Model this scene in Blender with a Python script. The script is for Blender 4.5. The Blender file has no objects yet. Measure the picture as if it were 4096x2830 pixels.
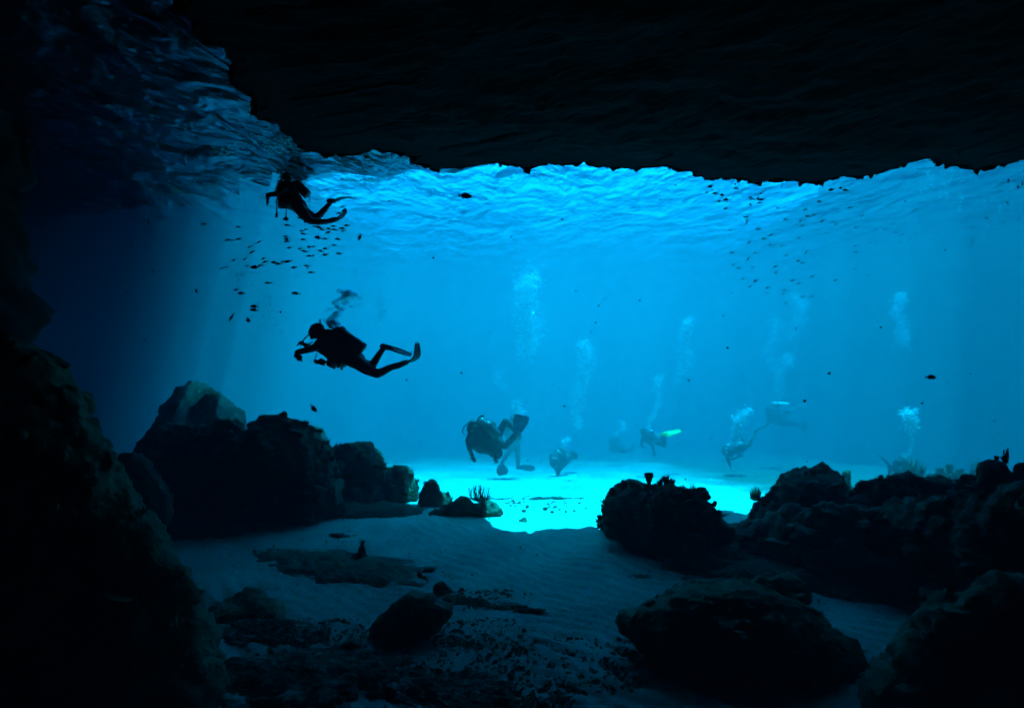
import bpy, bmesh, math, random
from mathutils import Vector, Matrix, noise, Quaternion

S = bpy.context.scene
COL = S.collection
R = math.radians
F = 2441.0                       # focal length in pixels of the 4096 px wide photograph
EYE = 3.0

# ------------------------------------------------------------------ camera
cam = bpy.data.objects.new('camera', bpy.data.cameras.new('camera'))
COL.objects.link(cam)
cam.location = (0, 0, EYE)
cam.rotation_euler = (R(90), 0, 0)
cam.data.sensor_width = 36
cam.data.lens = 36 * F / 4096
cam.data.clip_start = 0.05
cam.data.clip_end = 600
S.camera = cam

# ------------------------------------------------------------------ sky, sun, exposure
SUN_EL = R(77)
w = bpy.data.worlds.new('World')
S.world = w
w.use_nodes = True
_nt = w.node_tree
_sky = _nt.nodes.new('ShaderNodeTexSky')
_sky.sky_type = 'NISHITA'
_sky.sun_disc = False
_sky.sun_elevation = SUN_EL
_sky.sun_rotation = R(41)
_nt.links.new(_sky.outputs[0], _nt.nodes['Background'].inputs[0])
_nt.nodes['Background'].inputs[1].default_value = 0.13
sun = bpy.data.objects.new('sun', bpy.data.lights.new('sun', 'SUN'))
COL.objects.link(sun)
sun.data.energy = 5.0
sun.data.angle = R(0.5)
sun.data.color = (1, .97, .92)
sun.location = (0, 20, 60)
sun.rotation_euler = Vector((-.15, -.17, -.97)).to_track_quat('-Z', 'Y').to_euler()   # comes from ahead and a little from the right
S.view_settings.view_transform = 'Standard'
S.view_settings.look = 'None'
S.view_settings.gamma = 1
S.view_settings.exposure = 5.0
S.render.engine = 'CYCLES'
S.cycles.use_denoising = True
S.cycles.max_bounces = 8
S.cycles.diffuse_bounces = 4
S.cycles.glossy_bounces = 3
S.cycles.volume_bounces = 0
S.cycles.transparent_max_bounces = 32
S.cycles.caustics_reflective = False
S.cycles.caustics_refractive = False

# ------------------------------------------------------------------ helpers
def P(px, py, Y):
    """a pixel of the 4096 px photograph at distance Y"""
    return Vector(((px - 2048) / F * Y, Y, EYE + (1415 - py) / F * Y))

def tag(o, label=None, cat=None, group=None, kind=None):
    if label: o['label'] = label
    if cat: o['category'] = cat
    if group: o['group'] = group
    if kind: o['kind'] = kind
    return o

def new_obj(name, me, mat=None, parent=None):
    o = bpy.data.objects.new(name, me)
    COL.objects.link(o)
    if mat: me.materials.append(mat)
    if parent:
        o.parent = parent
        o.matrix_parent_inverse = Matrix.Translation(-parent.location)
    return o

def smooth(me):
    me.polygons.foreach_set('use_smooth', [True] * len(me.polygons))
    return me

def from_py(name, v, f, mat=None, parent=None, sm=False):
    me = bpy.data.meshes.new(name)
    me.from_pydata([tuple(p) for p in v], [], f)
    if sm: smooth(me)
    return new_obj(name, me, mat, parent)

def bm_obj(name, bm, mat=None, parent=None, sm=True):
    me = bpy.data.meshes.new(name)
    bm.to_mesh(me)
    bm.free()
    if sm: smooth(me)
    return new_obj(name, me, mat, parent)

def empty(name, loc):
    o = bpy.data.objects.new(name, None)
    o.empty_display_size = .2
    o.location = loc
    COL.objects.link(o)
    return o

_ICO = {}
def ball(bm, c, r, rot=None, sub=2):
    if isinstance(r, (int, float)): r = (r, r, r)
    M = Matrix.Translation(c)
    if rot is not None: M = M @ rot.to_4x4()
    M = M @ Matrix.Diagonal((*r, 1))
    if sub not in _ICO:
        b = bmesh.new(); bmesh.ops.create_icosphere(b, subdivisions=sub, radius=1)
        b.verts.ensure_lookup_table()
        _ICO[sub] = ([v.co.copy() for v in b.verts], [[v.index for v in f_.verts] for f_ in b.faces])
        b.free()
    vs, fs = _ICO[sub]
    nv = [bm.verts.new(M @ c_) for c_ in vs]
    for f_ in fs: bm.faces.new([nv[i] for i in f_])
    return nv

def frame(d):
    d = d.normalized()
    a = Vector((0, 0, 1)) if abs(d.z) < .9 else Vector((1, 0, 0))
    u = d.cross(a).normalized()
    return u, u.cross(d).normalized()

def tube(bm, pts, rad, seg=8, caps=True):
    pts = [Vector(p) for p in pts]
    n = len(pts)
    if isinstance(rad, (int, float)): rad = [rad] * n
    rings = []
    u0 = None
    for i, p in enumerate(pts):
        d = (pts[min(i + 1, n - 1)] - pts[max(i - 1, 0)])
        if d.length < 1e-6: d = Vector((0, 0, 1))
        d.normalize()
        if u0 is None: u, v = frame(d)
        else:
            u = (u0 - d * u0.dot(d))
            u = u.normalized() if u.length > 1e-5 else frame(d)[0]
            v = u.cross(d).normalized()
        u0 = u
        rings.append([bm.verts.new(p + (u * math.cos(a) + v * math.sin(a)) * rad[i])
                      for a in [2 * math.pi * k / seg for k in range(seg)]])
    for i in range(n - 1):
        for k in range(seg):
            a, b = rings[i], rings[i + 1]
            bm.faces.new((a[k], a[(k + 1) % seg], b[(k + 1) % seg], b[k]))
    if caps:
        bm.faces.new(rings[0][::-1])
        bm.faces.new(rings[-1])

def capsule(bm, p0, r0, p1, r1, sub=2):
    ball(bm, p0, r0, sub=sub)
    ball(bm, p1, r1, sub=sub)
    if (Vector(p1) - Vector(p0)).length > 1e-4:
        tube(bm, [p0, p1], [r0, r1], seg=12)

def chain(bm, pts, sub=2):
    """pts: (point, radius) list as tapered capsules"""
    for (a, ra), (b, rb) in zip(pts, pts[1:]):
        capsule(bm, a, ra, b, rb, sub)

def curve(pts, n=6):
    """smooth path through points"""
    pts = [Vector(p) for p in pts]
    q = [pts[0] * 2 - pts[1]] + pts + [pts[-1] * 2 - pts[-2]]
    out = []
    for i in range(1, len(q) - 2):
        for k in range(n):
            t = k / n
            a, b, c, d = q[i - 1], q[i], q[i + 1], q[i + 2]
            out.append(.5 * ((2 * b) + (c - a) * t + (2 * a - 5 * b + 4 * c - d) * t * t + (3 * b - 3 * c + d - a) * t ** 3))
    out.append(pts[-1])
    return out

def remesh(bm, voxel, relax=0):
    """one continuous surface from overlapping shapes"""
    me = bpy.data.meshes.new('tmp')
    bm.to_mesh(me)
    bm.free()
    o = bpy.data.objects.new('tmp', me)
    COL.objects.link(o)
    m = o.modifiers.new('r', 'REMESH')
    m.mode = 'VOXEL'
    m.voxel_size = voxel
    m.use_smooth_shade = True
    if relax:
        s = o.modifiers.new('s', 'SMOOTH')
        s.factor = .5
        s.iterations = relax
    dg = bpy.context.evaluated_depsgraph_get()
    dg.update()
    out = bpy.data.meshes.new_from_object(o.evaluated_get(dg), depsgraph=dg)
    bpy.data.objects.remove(o)
    bpy.data.meshes.remove(me)
    return out

def roughen(me, a=.08, f=1.5, lump=.05, lf=5.0, fine=.012, seed=0.0):
    """reef surface: broad swells, coral lumps and fine grit along the normals"""
    off = Vector((seed * 7.3, seed * 3.1, seed * 5.7))
    nv = len(me.vertices)
    co = [0.0] * (nv * 3)
    no = [v.normal.copy() for v in me.vertices]
    for i, v in enumerate(me.vertices):
        p = v.co + off
        d = a * noise.fractal(p * f, 1.0, 2.0, 4, noise_basis='PERLIN_ORIGINAL')
        if lump:
            w_ = noise.voronoi(p * lf + noise.noise_vector(p * lf * .7) * .4)[0][0]
            m_ = .5 + .9 * noise.noise(p * f * 1.7)
            d += lump * 1.6 * (.45 - w_) * max(.15, m_)
            w2 = noise.voronoi(p * lf * 2.7)[0][0]
            d += lump * .8 * (.4 - w2)
        if fine: d += 2.2 * fine * (noise.turbulence(p * lf * 3, 3, False) - .5)
        q = v.co + no[i] * d
        co[3 * i:3 * i + 3] = q
    me.vertices.foreach_set('co', co)
    me.update()
    return me

def inside(x, y, poly):
    c = False
    n = len(poly)
    for i in range(n):
        x0, y0 = poly[i]; x1, y1 = poly[(i + 1) % n]
        if (y0 > y) != (y1 > y) and x < (x1 - x0) * (y - y0) / (y1 - y0) + x0: c = not c
    return c

def dist_edge(x, y, poly):
    best = 1e9
    n = len(poly)
    for i in range(n):
        x0, y0 = poly[i]; x1, y1 = poly[(i + 1) % n]
        dx, dy = x1 - x0, y1 - y0
        t = max(0, min(1, ((x - x0) * dx + (y - y0) * dy) / (dx * dx + dy * dy + 1e-9)))
        best = min(best, math.hypot(x - x0 - t * dx, y - y0 - t * dy))
    return best

def fill(poly, Y, n=70, depth=1.0, seed=1, rmin=8, rmax=1e9, spread=.25, grow=1.06):
    """round lumps of rock filling an outline; each is a real ellipsoid at distance Y(px)"""
    rnd = random.Random(seed)
    Yf = Y if callable(Y) else (lambda px: Y)
    xs = [p[0] for p in poly]; ys = [p[1] for p in poly]
    cand = []
    for _ in range(2600):
        x, y = rnd.uniform(min(xs), max(xs)), rnd.uniform(min(ys), max(ys))
        if inside(x, y, poly):
            d = dist_edge(x, y, poly)
            if d >= rmin: cand.append((d, x, y))
    cand.sort(reverse=True)
    out = []
    for d, x, y in cand:
        d = min(d, rmax)
        if any(math.hypot(x - a, y - b) < .34 * min(d, c) + .08 * c for a, b, c in out): continue
        out.append((x, y, d))
        if len(out) >= n: break
    L = []
    for x, y, d in out:
        Yc = Yf(x)
        r = d / F * Yc * grow
        dy = rnd.uniform(-spread, spread) * r * 2
        L.append((P(x, y, Yc + r * .5 + dy), (r, max(r, .12) * depth, r)))
    return L

# ------------------------------------------------------------------ materials
def mat(name, c, rough=.9, spec=.15, metal=0):
    m = bpy.data.materials.new(name)
    m.use_nodes = True
    b = m.node_tree.nodes['Principled BSDF']
    b.inputs['Base Color'].default_value = (*c, 1)
    b.inputs['Roughness'].default_value = rough
    b.inputs['Specular IOR Level'].default_value = spec
    b.inputs['Metallic'].default_value = metal
    return m

def noisy(name, stops, scale=3, detail=8, rough=.95, bump=.02, bscale=20, spec=.1, voro=None):
    """base colour from noise through a ramp, plus a bump"""
    m = mat(name, stops[0][1], rough, spec)
    t = m.node_tree; N = t.nodes.new; L = t.links.new
    b = t.nodes['Principled BSDF']
    g = N('ShaderNodeTexCoord')
    nz = N('ShaderNodeTexNoise'); nz.inputs['Scale'].default_value = scale; nz.inputs['Detail'].default_value = detail
    nz.inputs['Roughness'].default_value = .65
    L(g.outputs['Object'], nz.inputs['Vector'])
    cr = N('ShaderNodeValToRGB')
    el = cr.color_ramp.elements
    el[0].position, el[0].color = stops[0][0], (*stops[0][1], 1)
    el[1].position, el[1].color = stops[1][0], (*stops[1][1], 1)
    for pos, c in stops[2:]:
        e = el.new(pos); e.color = (*c, 1)
    L(nz.outputs['Fac'], cr.inputs[0])
    last = cr.outputs[0]
    if voro:
        vs, lo, hi, c = voro                       # pale encrusting growths
        v = N('ShaderNodeTexNoise'); v.inputs['Scale'].default_value = vs; v.inputs['Detail'].default_value = 3
        L(g.outputs['Object'], v.inputs['Vector'])
        mr = N('ShaderNodeMapRange'); mr.inputs[1].default_value = lo; mr.inputs[2].default_value = hi
        L(v.outputs['Fac'], mr.inputs[0])
        mx = N('ShaderNodeMix'); mx.data_type = 'RGBA'
        L(mr.outputs[0], mx.inputs[0]); L(last, mx.inputs[6]); mx.inputs[7].default_value = (*c, 1)
        last = mx.outputs[2]
    L(last, b.inputs['Base Color'])
    n2 = N('ShaderNodeTexNoise'); n2.inputs['Scale'].default_value = bscale; n2.inputs['Detail'].default_value = 6
    L(g.outputs['Object'], n2.inputs['Vector'])
    bp = N('ShaderNodeBump'); bp.inputs['Distance'].default_value = bump; bp.inputs['Strength'].default_value = 1
    L(n2.outputs['Fac'], bp.inputs['Height']); L(bp.outputs[0], b.inputs['Normal'])
    return m

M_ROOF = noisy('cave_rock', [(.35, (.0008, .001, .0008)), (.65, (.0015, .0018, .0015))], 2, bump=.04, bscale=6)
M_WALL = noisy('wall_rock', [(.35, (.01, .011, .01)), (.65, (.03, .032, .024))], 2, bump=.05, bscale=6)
M_REEF = noisy('reef_rock', [(.35, (.03, .035, .027)), (.55, (.09, .093, .06)), (.72, (.17, .17, .11))], 4, bump=.03, bscale=24,
               voro=(9, .6, .7, (.3, .3, .2)))
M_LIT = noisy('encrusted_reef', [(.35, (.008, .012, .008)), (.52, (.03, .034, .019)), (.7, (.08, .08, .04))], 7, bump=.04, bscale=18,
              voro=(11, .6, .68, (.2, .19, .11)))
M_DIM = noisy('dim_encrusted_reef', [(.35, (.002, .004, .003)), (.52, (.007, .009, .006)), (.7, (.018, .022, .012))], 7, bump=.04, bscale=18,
              voro=(11, .62, .7, (.045, .05, .028)))  # copy of the encrusted reef, darkened for the dim light on its mound
M_BOULD = noisy('boulder_rock', [(.35, (.09, .1, .062)), (.57, (.2, .195, .115)), (.72, (.36, .33, .2))], 5, bump=.03, bscale=26,
                voro=(13, .68, .74, (.12, .12, .09)))
M_CORAL = noisy('coral_skin', [(.4, (.04, .04, .03)), (.65, (.12, .11, .07))], 12, bump=.02, bscale=50)
M_OCHRE = noisy('ochre_coral', [(.4, (.05, .045, .015)), (.65, (.1, .09, .03))], 12, bump=.01, bscale=50)
M_WHIP = noisy('whip_coral', [(.4, (.04, .05, .03)), (.65, (.09, .09, .05))], 20, bump=.004, bscale=90)
M_ALGAE = noisy('algae_turf', [(.35, (.08, .08, .055)), (.6, (.15, .15, .1)), (.75, (.26, .25, .18))], 6, bump=.02, bscale=30)
M_PAVE = noisy('crusted_pavement', [(.4, (.07, .075, .05)), (.52, (.12, .12, .085)), (.56, (.2, .19, .15)), (.66, (.42, .4, .33))], 7, bump=.05, bscale=22)
M_SUIT = noisy('neoprene', [(.4, (.004, .0045, .006)), (.65, (.008, .0085, .010))], 8, rough=.6, bump=.004, bscale=14, spec=.3)
M_VEST = noisy('vest_nylon', [(.4, (.004, .004, .005)), (.65, (.009, .009, .011))], 14, rough=.7, bump=.006, bscale=30, spec=.3)
M_TANK = mat('painted_tank', (.03, .034, .04), .4, .4)
M_TANKW = mat('white_tank', (.75, .76, .74), .4, .5)
M_TANKG = mat('grey_tank', (.3, .32, .34), .35, .5, .3)
M_RUB = mat('black_rubber', (.006, .006, .007), .5, .3)
M_BLUE = mat('blue_rubber', (.004, .012, .06), .5, .3)
M_FINY = mat('yellow_rubber', (.3, .5, .06), .5, .3)
M_SKIN = noisy('skin', [(.4, (.25, .18, .14)), (.65, (.32, .24, .18))], 20, rough=.6, bump=.001, spec=.3)
M_PALE = mat('pale_cloth', (.13, .14, .14), .8, .2)
M_BSUIT = mat('blue_neoprene', (.01, .04, .2), .7, .2)
M_GLASSY = mat('mask_glass', (.05, .07, .08), .1, .6)
M_STEEL = mat('chromed_steel', (.7, .7, .7), .2, .5, 1)
M_FISH = noisy('dark_fish', [(.4, (.006, .007, .008)), (.65, (.012, .013, .014))], 30, rough=.5, bump=.001, spec=.4)
M_FISHG = noisy('grey_fish', [(.4, (.006, .007, .009)), (.65, (.012, .014, .016))], 30, rough=.45, bump=.001, spec=.4)
M_FISHY = mat('silver_fish', (.6, .62, .45), .25, .6, .3)

def sand_mat():
    m = mat('sand', (.3, .29, .25), .95, .05)
    t = m.node_tree; N = t.nodes.new; L = t.links.new
    b = t.nodes['Principled BSDF']
    g = N('ShaderNodeTexCoord')
    n1 = N('ShaderNodeTexNoise'); n1.inputs['Scale'].default_value = .9; n1.inputs['Detail'].default_value = 8
    n2 = N('ShaderNodeTexNoise'); n2.inputs['Scale'].default_value = 16; n2.inputs['Detail'].default_value = 6; n2.inputs['Roughness'].default_value = .7
    L(g.outputs['Object'], n1.inputs['Vector']); L(g.outputs['Object'], n2.inputs['Vector'])
    cr = N('ShaderNodeValToRGB'); e = cr.color_ramp.elements
    e[0].position, e[0].color = .3, (.30, .294, .255, 1)
    e[1].position, e[1].color = .68, (.48, .47, .40, 1)
    L(n1.outputs['Fac'], cr.inputs[0])
    c2 = N('ShaderNodeValToRGB'); e = c2.color_ramp.elements
    e[0].position, e[0].color = .34, (.5, .5, .48, 1)
    e[1].position, e[1].color = .5, (1, 1, 1, 1)
    L(n2.outputs['Fac'], c2.inputs[0])
    mx = N('ShaderNodeMix'); mx.data_type = 'RGBA'; mx.blend_type = 'MULTIPLY'; mx.inputs[0].default_value = .8
    L(cr.outputs[0], mx.inputs[6]); L(c2.outputs[0], mx.inputs[7])
    # sand painted darker beside and beyond the channel to narrow the bright glow
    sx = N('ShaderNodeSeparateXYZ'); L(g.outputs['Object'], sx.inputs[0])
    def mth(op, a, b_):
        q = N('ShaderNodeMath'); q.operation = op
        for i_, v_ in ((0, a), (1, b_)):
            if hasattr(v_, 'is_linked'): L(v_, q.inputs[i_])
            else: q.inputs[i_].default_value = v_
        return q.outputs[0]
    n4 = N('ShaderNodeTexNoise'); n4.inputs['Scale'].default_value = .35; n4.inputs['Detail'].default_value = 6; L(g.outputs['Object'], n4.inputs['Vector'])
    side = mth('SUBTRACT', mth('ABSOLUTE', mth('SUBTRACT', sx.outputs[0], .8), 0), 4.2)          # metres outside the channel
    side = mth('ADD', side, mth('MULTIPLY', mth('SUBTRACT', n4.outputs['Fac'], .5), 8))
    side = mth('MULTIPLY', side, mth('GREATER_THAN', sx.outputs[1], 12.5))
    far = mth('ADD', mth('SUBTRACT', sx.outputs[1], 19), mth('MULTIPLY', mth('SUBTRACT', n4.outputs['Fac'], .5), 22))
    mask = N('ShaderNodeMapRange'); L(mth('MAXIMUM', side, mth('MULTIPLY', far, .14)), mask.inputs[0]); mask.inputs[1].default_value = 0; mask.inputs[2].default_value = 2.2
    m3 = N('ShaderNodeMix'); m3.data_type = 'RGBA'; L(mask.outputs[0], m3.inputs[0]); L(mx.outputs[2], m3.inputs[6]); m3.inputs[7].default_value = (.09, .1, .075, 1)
    L(m3.outputs[2], b.inputs['Base Color'])
    n3 = N('ShaderNodeTexNoise'); n3.inputs['Scale'].default_value = 30; n3.inputs['Detail'].default_value = 6
    L(g.outputs['Object'], n3.inputs['Vector'])
    bp = N('ShaderNodeBump'); bp.inputs['Distance'].default_value = .02
    L(n3.outputs['Fac'], bp.inputs['Height']); L(bp.outputs[0], b.inputs['Normal'])
    return m
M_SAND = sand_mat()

def water_mat():
    m = bpy.data.materials.new('water'); m.use_nodes = True
    t = m.node_tree; t.nodes.clear(); N = t.nodes.new; L = t.links.new
    out = N('ShaderNodeOutputMaterial'); mix = N('ShaderNodeMixShader')
    tr = N('ShaderNodeBsdfTransparent'); gl = N('ShaderNodeBsdfGlossy')
    lw = N('ShaderNodeLayerWeight'); geo = N('ShaderNodeNewGeometry')
    def nz(sc, vec, det, dist=0):
        mp = N('ShaderNodeMapping'); mp.inputs['Scale'].default_value = vec
        n = N('ShaderNodeTexNoise'); n.inputs['Scale'].default_value = sc; n.inputs['Detail'].default_value = det
        n.inputs['Distortion'].default_value = dist
        L(geo.outputs['Position'], mp.inputs[0]); L(mp.outputs[0], n.inputs['Vector'])
        return n
    a = nz(.95, (1, .42, 1), 3, .9); b = nz(2.6, (1, .5, 1), 5, 1.2)
    b1 = N('ShaderNodeBump'); b1.inputs['Distance'].default_value = .5; L(a.outputs['Fac'], b1.inputs['Height'])
    b2 = N('ShaderNodeBump'); b2.inputs['Distance'].default_value = .14; L(b.outputs['Fac'], b2.inputs['Height']); L(b1.outputs[0], b2.inputs['Normal'])
    L(b2.outputs[0], gl.inputs['Normal']); L(b2.outputs[0], lw.inputs['Normal'])
    gl.inputs['Roughness'].default_value = .05
    gl.inputs['Color'].default_value = (.5, .66, .74, 1)
    tr.inputs[0].default_value = (.25, .75, 1, 1)
    mr = N('ShaderNodeMapRange')
    L(lw.outputs['Facing'], mr.inputs[0])
    mr.inputs[1].default_value = .62; mr.inputs[2].default_value = .82
    mr.inputs[3].default_value = .02; mr.inputs[4].default_value = .96
    L(mr.outputs[0], mix.inputs[0]); L(tr.outputs[0], mix.inputs[1]); L(gl.outputs[0], mix.inputs[2])
    L(mix.outputs[0], out.inputs[0])
    return m
M_WATER = water_mat()

def bubble_mat(name, clear, c=(.8, .95, 1)):
    m = bpy.data.materials.new(name); m.use_nodes = True
    t = m.node_tree; t.nodes.clear(); N = t.nodes.new; L = t.links.new
    out = N('ShaderNodeOutputMaterial'); mix = N('ShaderNodeMixShader'); m2 = N('ShaderNodeMixShader')
    tr = N('ShaderNodeBsdfTransparent'); gl = N('ShaderNodeBsdfGlossy'); df = N('ShaderNodeBsdfDiffuse')
    lw = N('ShaderNodeLayerWeight'); lw.inputs[0].default_value = .35
    tr.inputs[0].default_value = (.95, .985, 1, 1)
    gl.inputs['Roughness'].default_value = .12; gl.inputs['Color'].default_value = (*c, 1)
    df.inputs['Color'].default_value = (*c, 1)
    m2.inputs[0].default_value = clear
    L(df.outputs[0], m2.inputs[1]); L(tr.outputs[0], m2.inputs[2])
    L(lw.outputs['Facing'], mix.inputs[0]); L(m2.outputs[0], mix.inputs[1]); L(gl.outputs[0], mix.inputs[2])
    L(mix.outputs[0], out.inputs[0])
    return m
M_BUB = bubble_mat('air_bubble', .12, (.9, .97, 1))
M_BUBG = bubble_mat('clear_bubble', .9, (.8, .95, 1))

# ------------------------------------------------------------------ setting: seabed
def bed(x, y):
    z = -max(0.0, min(y, 62.0) - 12) * .125
    z += .06 * noise.noise(Vector((x * .35, y * .35, 1.3)))
    z += .10 * max(0, 1 - abs(y - 10) / 6) * .5
    return z

def ripple(x, y):
    q = Vector((x * 1.1, y * 1.1, 4.0))
    wv = .35 * noise.noise(q * .8) + .10 * noise.noise(q * 3)
    s = (x * .62 + y * .78 + wv) / .21
    amp = .019 * max(0, min(1, .55 + 1.3 * noise.noise(Vector((x * .5, y * .5, 9)))))
    h = amp * (abs(math.sin(s * math.pi)) * 2 - 1)
    h += .012 * noise.fractal(Vector((x * 6, y * 6, 2)), 1, 2, 3)
    return h

def axis(lo, hi, segs):
    """segs: list of (upto, step)"""
    v = [lo]
    for up, st in segs:
        while v[-1] < min(up, hi) - 1e-6: v.append(v[-1] + st)
    return v
xs = axis(-60, 70, [(-14, 2), (-7, .3), (-4, .08), (4.8, .042), (9, .1), (20, .4), (70, 2)])
ys = axis(-9, 104, [(3, .8), (4.8, .12), (9, .042), (13, .07), (18, .16), (34, .4), (104, 2)])
v = []
for y in ys:
    for x in xs:
        z = bed(x, y)
        if 4 < y < 22 and -7 < x < 12: z += ripple(x, y)
        v.append((x, y, z))
k = len(xs)
f = [(j * k + i, j * k + i + 1, (j + 1) * k + i + 1, (j + 1) * k + i) for j in range(len(ys) - 1) for i in range(k - 1)]
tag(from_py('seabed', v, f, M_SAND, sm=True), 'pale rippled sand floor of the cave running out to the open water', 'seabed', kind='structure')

# ------------------------------------------------------------------ setting: water surface
SURF = 6.6
def wave(x, y):
    return (.045 * noise.noise(Vector((x * .45, y * .6, 0))) + .02 * noise.noise(Vector((x * 1.4, y * 1.9, 5)))
            + .02 * math.sin(.9 * y + .3 * x + 1.5 * noise.noise(Vector((x * .2, y * .2, 3)))))
xs = axis(-60, 70, [(-16, 2), (20, .16), (70, 2)])
ys = axis(-9, 104, [(2, 1), (16, .12), (30, .3), (50, .8), (104, 3)])
v = [(x, y, SURF + wave(x, y)) for y in ys for x in xs]
k = len(xs)
f = [(j * k + i, (j + 1) * k + i, (j + 1) * k + i + 1, j * k + i + 1) for j in range(len(ys) - 1) for i in range(k - 1)]
tag(from_py('water_surface', v, f, M_WATER, sm=True), 'rippled water surface seen from below at the cave mouth', 'water', kind='structure')

# ------------------------------------------------------------------ setting: cave ceiling slab with the jagged waterline
LIP = [(718, 0), (727, 71), (833, 177), (900, 225), (940, 266), (922, 328), (985, 380), (1010, 408), (1028, 465), (1135, 532), (1223, 612),
       (1277, 622), (1340, 622), (1430, 620), (1507, 606), (1596, 624), (1660, 655), (1738, 683), (1790, 676), (1862, 674), (1900, 668), (1968, 649), (2030, 662), (2110, 674),
       (2160, 665), (2240, 664), (2323, 656), (2400, 668), (2480, 680), (2553, 688), (2600, 668), (2642, 667), (2700, 682), (2760, 700), (2837, 722), (2900, 726), (2960, 722),
       (3014, 738), (3060, 728), (3121, 716), (3180, 730), (3230, 742), (3280, 741), (3300, 722), (3369, 715), (3430, 712), (3480, 702), (3528, 691), (3600, 665), (3688, 638),
       (3740, 652), (3812, 672), (3850, 665), (3900, 690), (3930, 672), (3970, 668), (4007, 668), (4050, 655), (4096, 638), (4300, 650), (4600, 660), (5200, 640)]
ZL = 6.5
base = []
for px, py in LIP:
    Y = (ZL - EYE) * F / (1415 - py)
    base.append(Vector(((px - 2048) / F * Y, Y, 0)))
base += [Vector(p) for p in [(26, 13, 0), (45, 13.5, 0), (66, 13.5, 0)]]
n_front = None
tail = [Vector(p) for p in [(66, -8.4, 0), (-2.2, -8.4, 0), (-3.0, -4, 0), (-3.2, 0, 0), (-3.3, 3, 0)]]
ring = []
for seq, st, jag in ((base, .035, 1), (tail, .5, 0)):
    if jag == 0: seq = [base[-1]] + seq + [base[0]]
    for a, b in zip(seq, seq[1:]):
        m_ = max(1, int((b - a).length / (st if (jag and a.x < 16) else .5)))
        for i in range(m_):
            p = a.lerp(b, i / m_)
            d = (b - a).normalized(); nn = Vector((-d.y, d.x, 0))
            if jag:
                t_ = .12 * noise.fractal(p * 2.2, 1, 2, 5) - .45 * max(0, .40 - noise.voronoi(p * 2.6)[0][0])
                t_ += .22 * (noise.turbulence(p * 6, 4, True) - .5) * (.6 + noise.noise(p * 1.3))
                p = p + nn * t_ * (1 if p.x < 16 else 2)
            ring.append(p)
n = len(ring)
CC = Vector((6, 2.5, 0))
v = []; f = []
levels = [(1.0, 9.0), (1.0, 7.4), (1.0, 6.72), (.999, ZL), (.996, ZL + .02), (.985, ZL + .02)]
k = .975
while k > .05:
    levels.append((k, ZL - .3 * min(1, max(0, .93 - k) / .2)))
    k -= .012
levels.append((.05, ZL - .3))
for li, (s, z) in enumerate(levels):
    for p in ring:
        q = CC + (p - CC) * s
        zz = z
        if li == 3: zz += .03 * noise.noise(q * 5) - .10 * max(0, noise.fractal(q * 6, 1, 2, 4)) - .05 * max(0, .3 - noise.voronoi(q * 5)[0][0])
        if li > 3:
            g_ = min(1, (li - 3) / 14)
            zz += g_ * (.08 * noise.fractal(q * 1.1, 1, 2, 5) + .06 * (.4 - noise.voronoi(q * 2.4)[0][0]))
        if li in (1, 2): q = q + Vector((noise.noise(q * 3 + Vector((0, 0, z))), 0, 0)) * .0
        v.append((q.x, q.y, zz))
for k in range(len(levels) - 1):
    for i in range(n):
        j = (i + 1) % n
        f.append((k * n + i, k * n + j, (k + 1) * n + j, (k + 1) * n + i))
f.append(tuple(range((len(levels) - 1) * n, len(levels) * n)))
f.append(tuple(range(n))[::-1])
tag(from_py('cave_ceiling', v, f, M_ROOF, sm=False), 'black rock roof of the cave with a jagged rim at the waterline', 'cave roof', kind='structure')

def prism(name, p, z0, z1, m, amp=.0):
    """a canopy slab above the water with a broken rim, there for its shade"""
    q = []
    for a, b in zip(p, p[1:] + p[:1]):
        a, b = Vector((*a, 0)), Vector((*b, 0))
        m_ = max(1, int((b - a).length / .5))
        for i in range(m_):
            c = a.lerp(b, i / m_)
            if -40 < c.x < 50 and -8 < c.y < 84: c += Vector((noise.noise(c * .7), noise.noise(c * .7 + Vector((9, 0, 0))), 0)) * amp
            q.append(c)
    k = len(q)
    v = [(c.x, c.y, z0 + .1 * noise.noise(c)) for c in q] + [(c.x, c.y, z1) for c in q]
    return tag(from_py(name, v, [tuple(range(k))[::-1], tuple(range(k, 2 * k))] + [(i, (i + 1) % k, k + (i + 1) % k, k + i) for i in range(k)], m),
               kind='structure')
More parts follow.
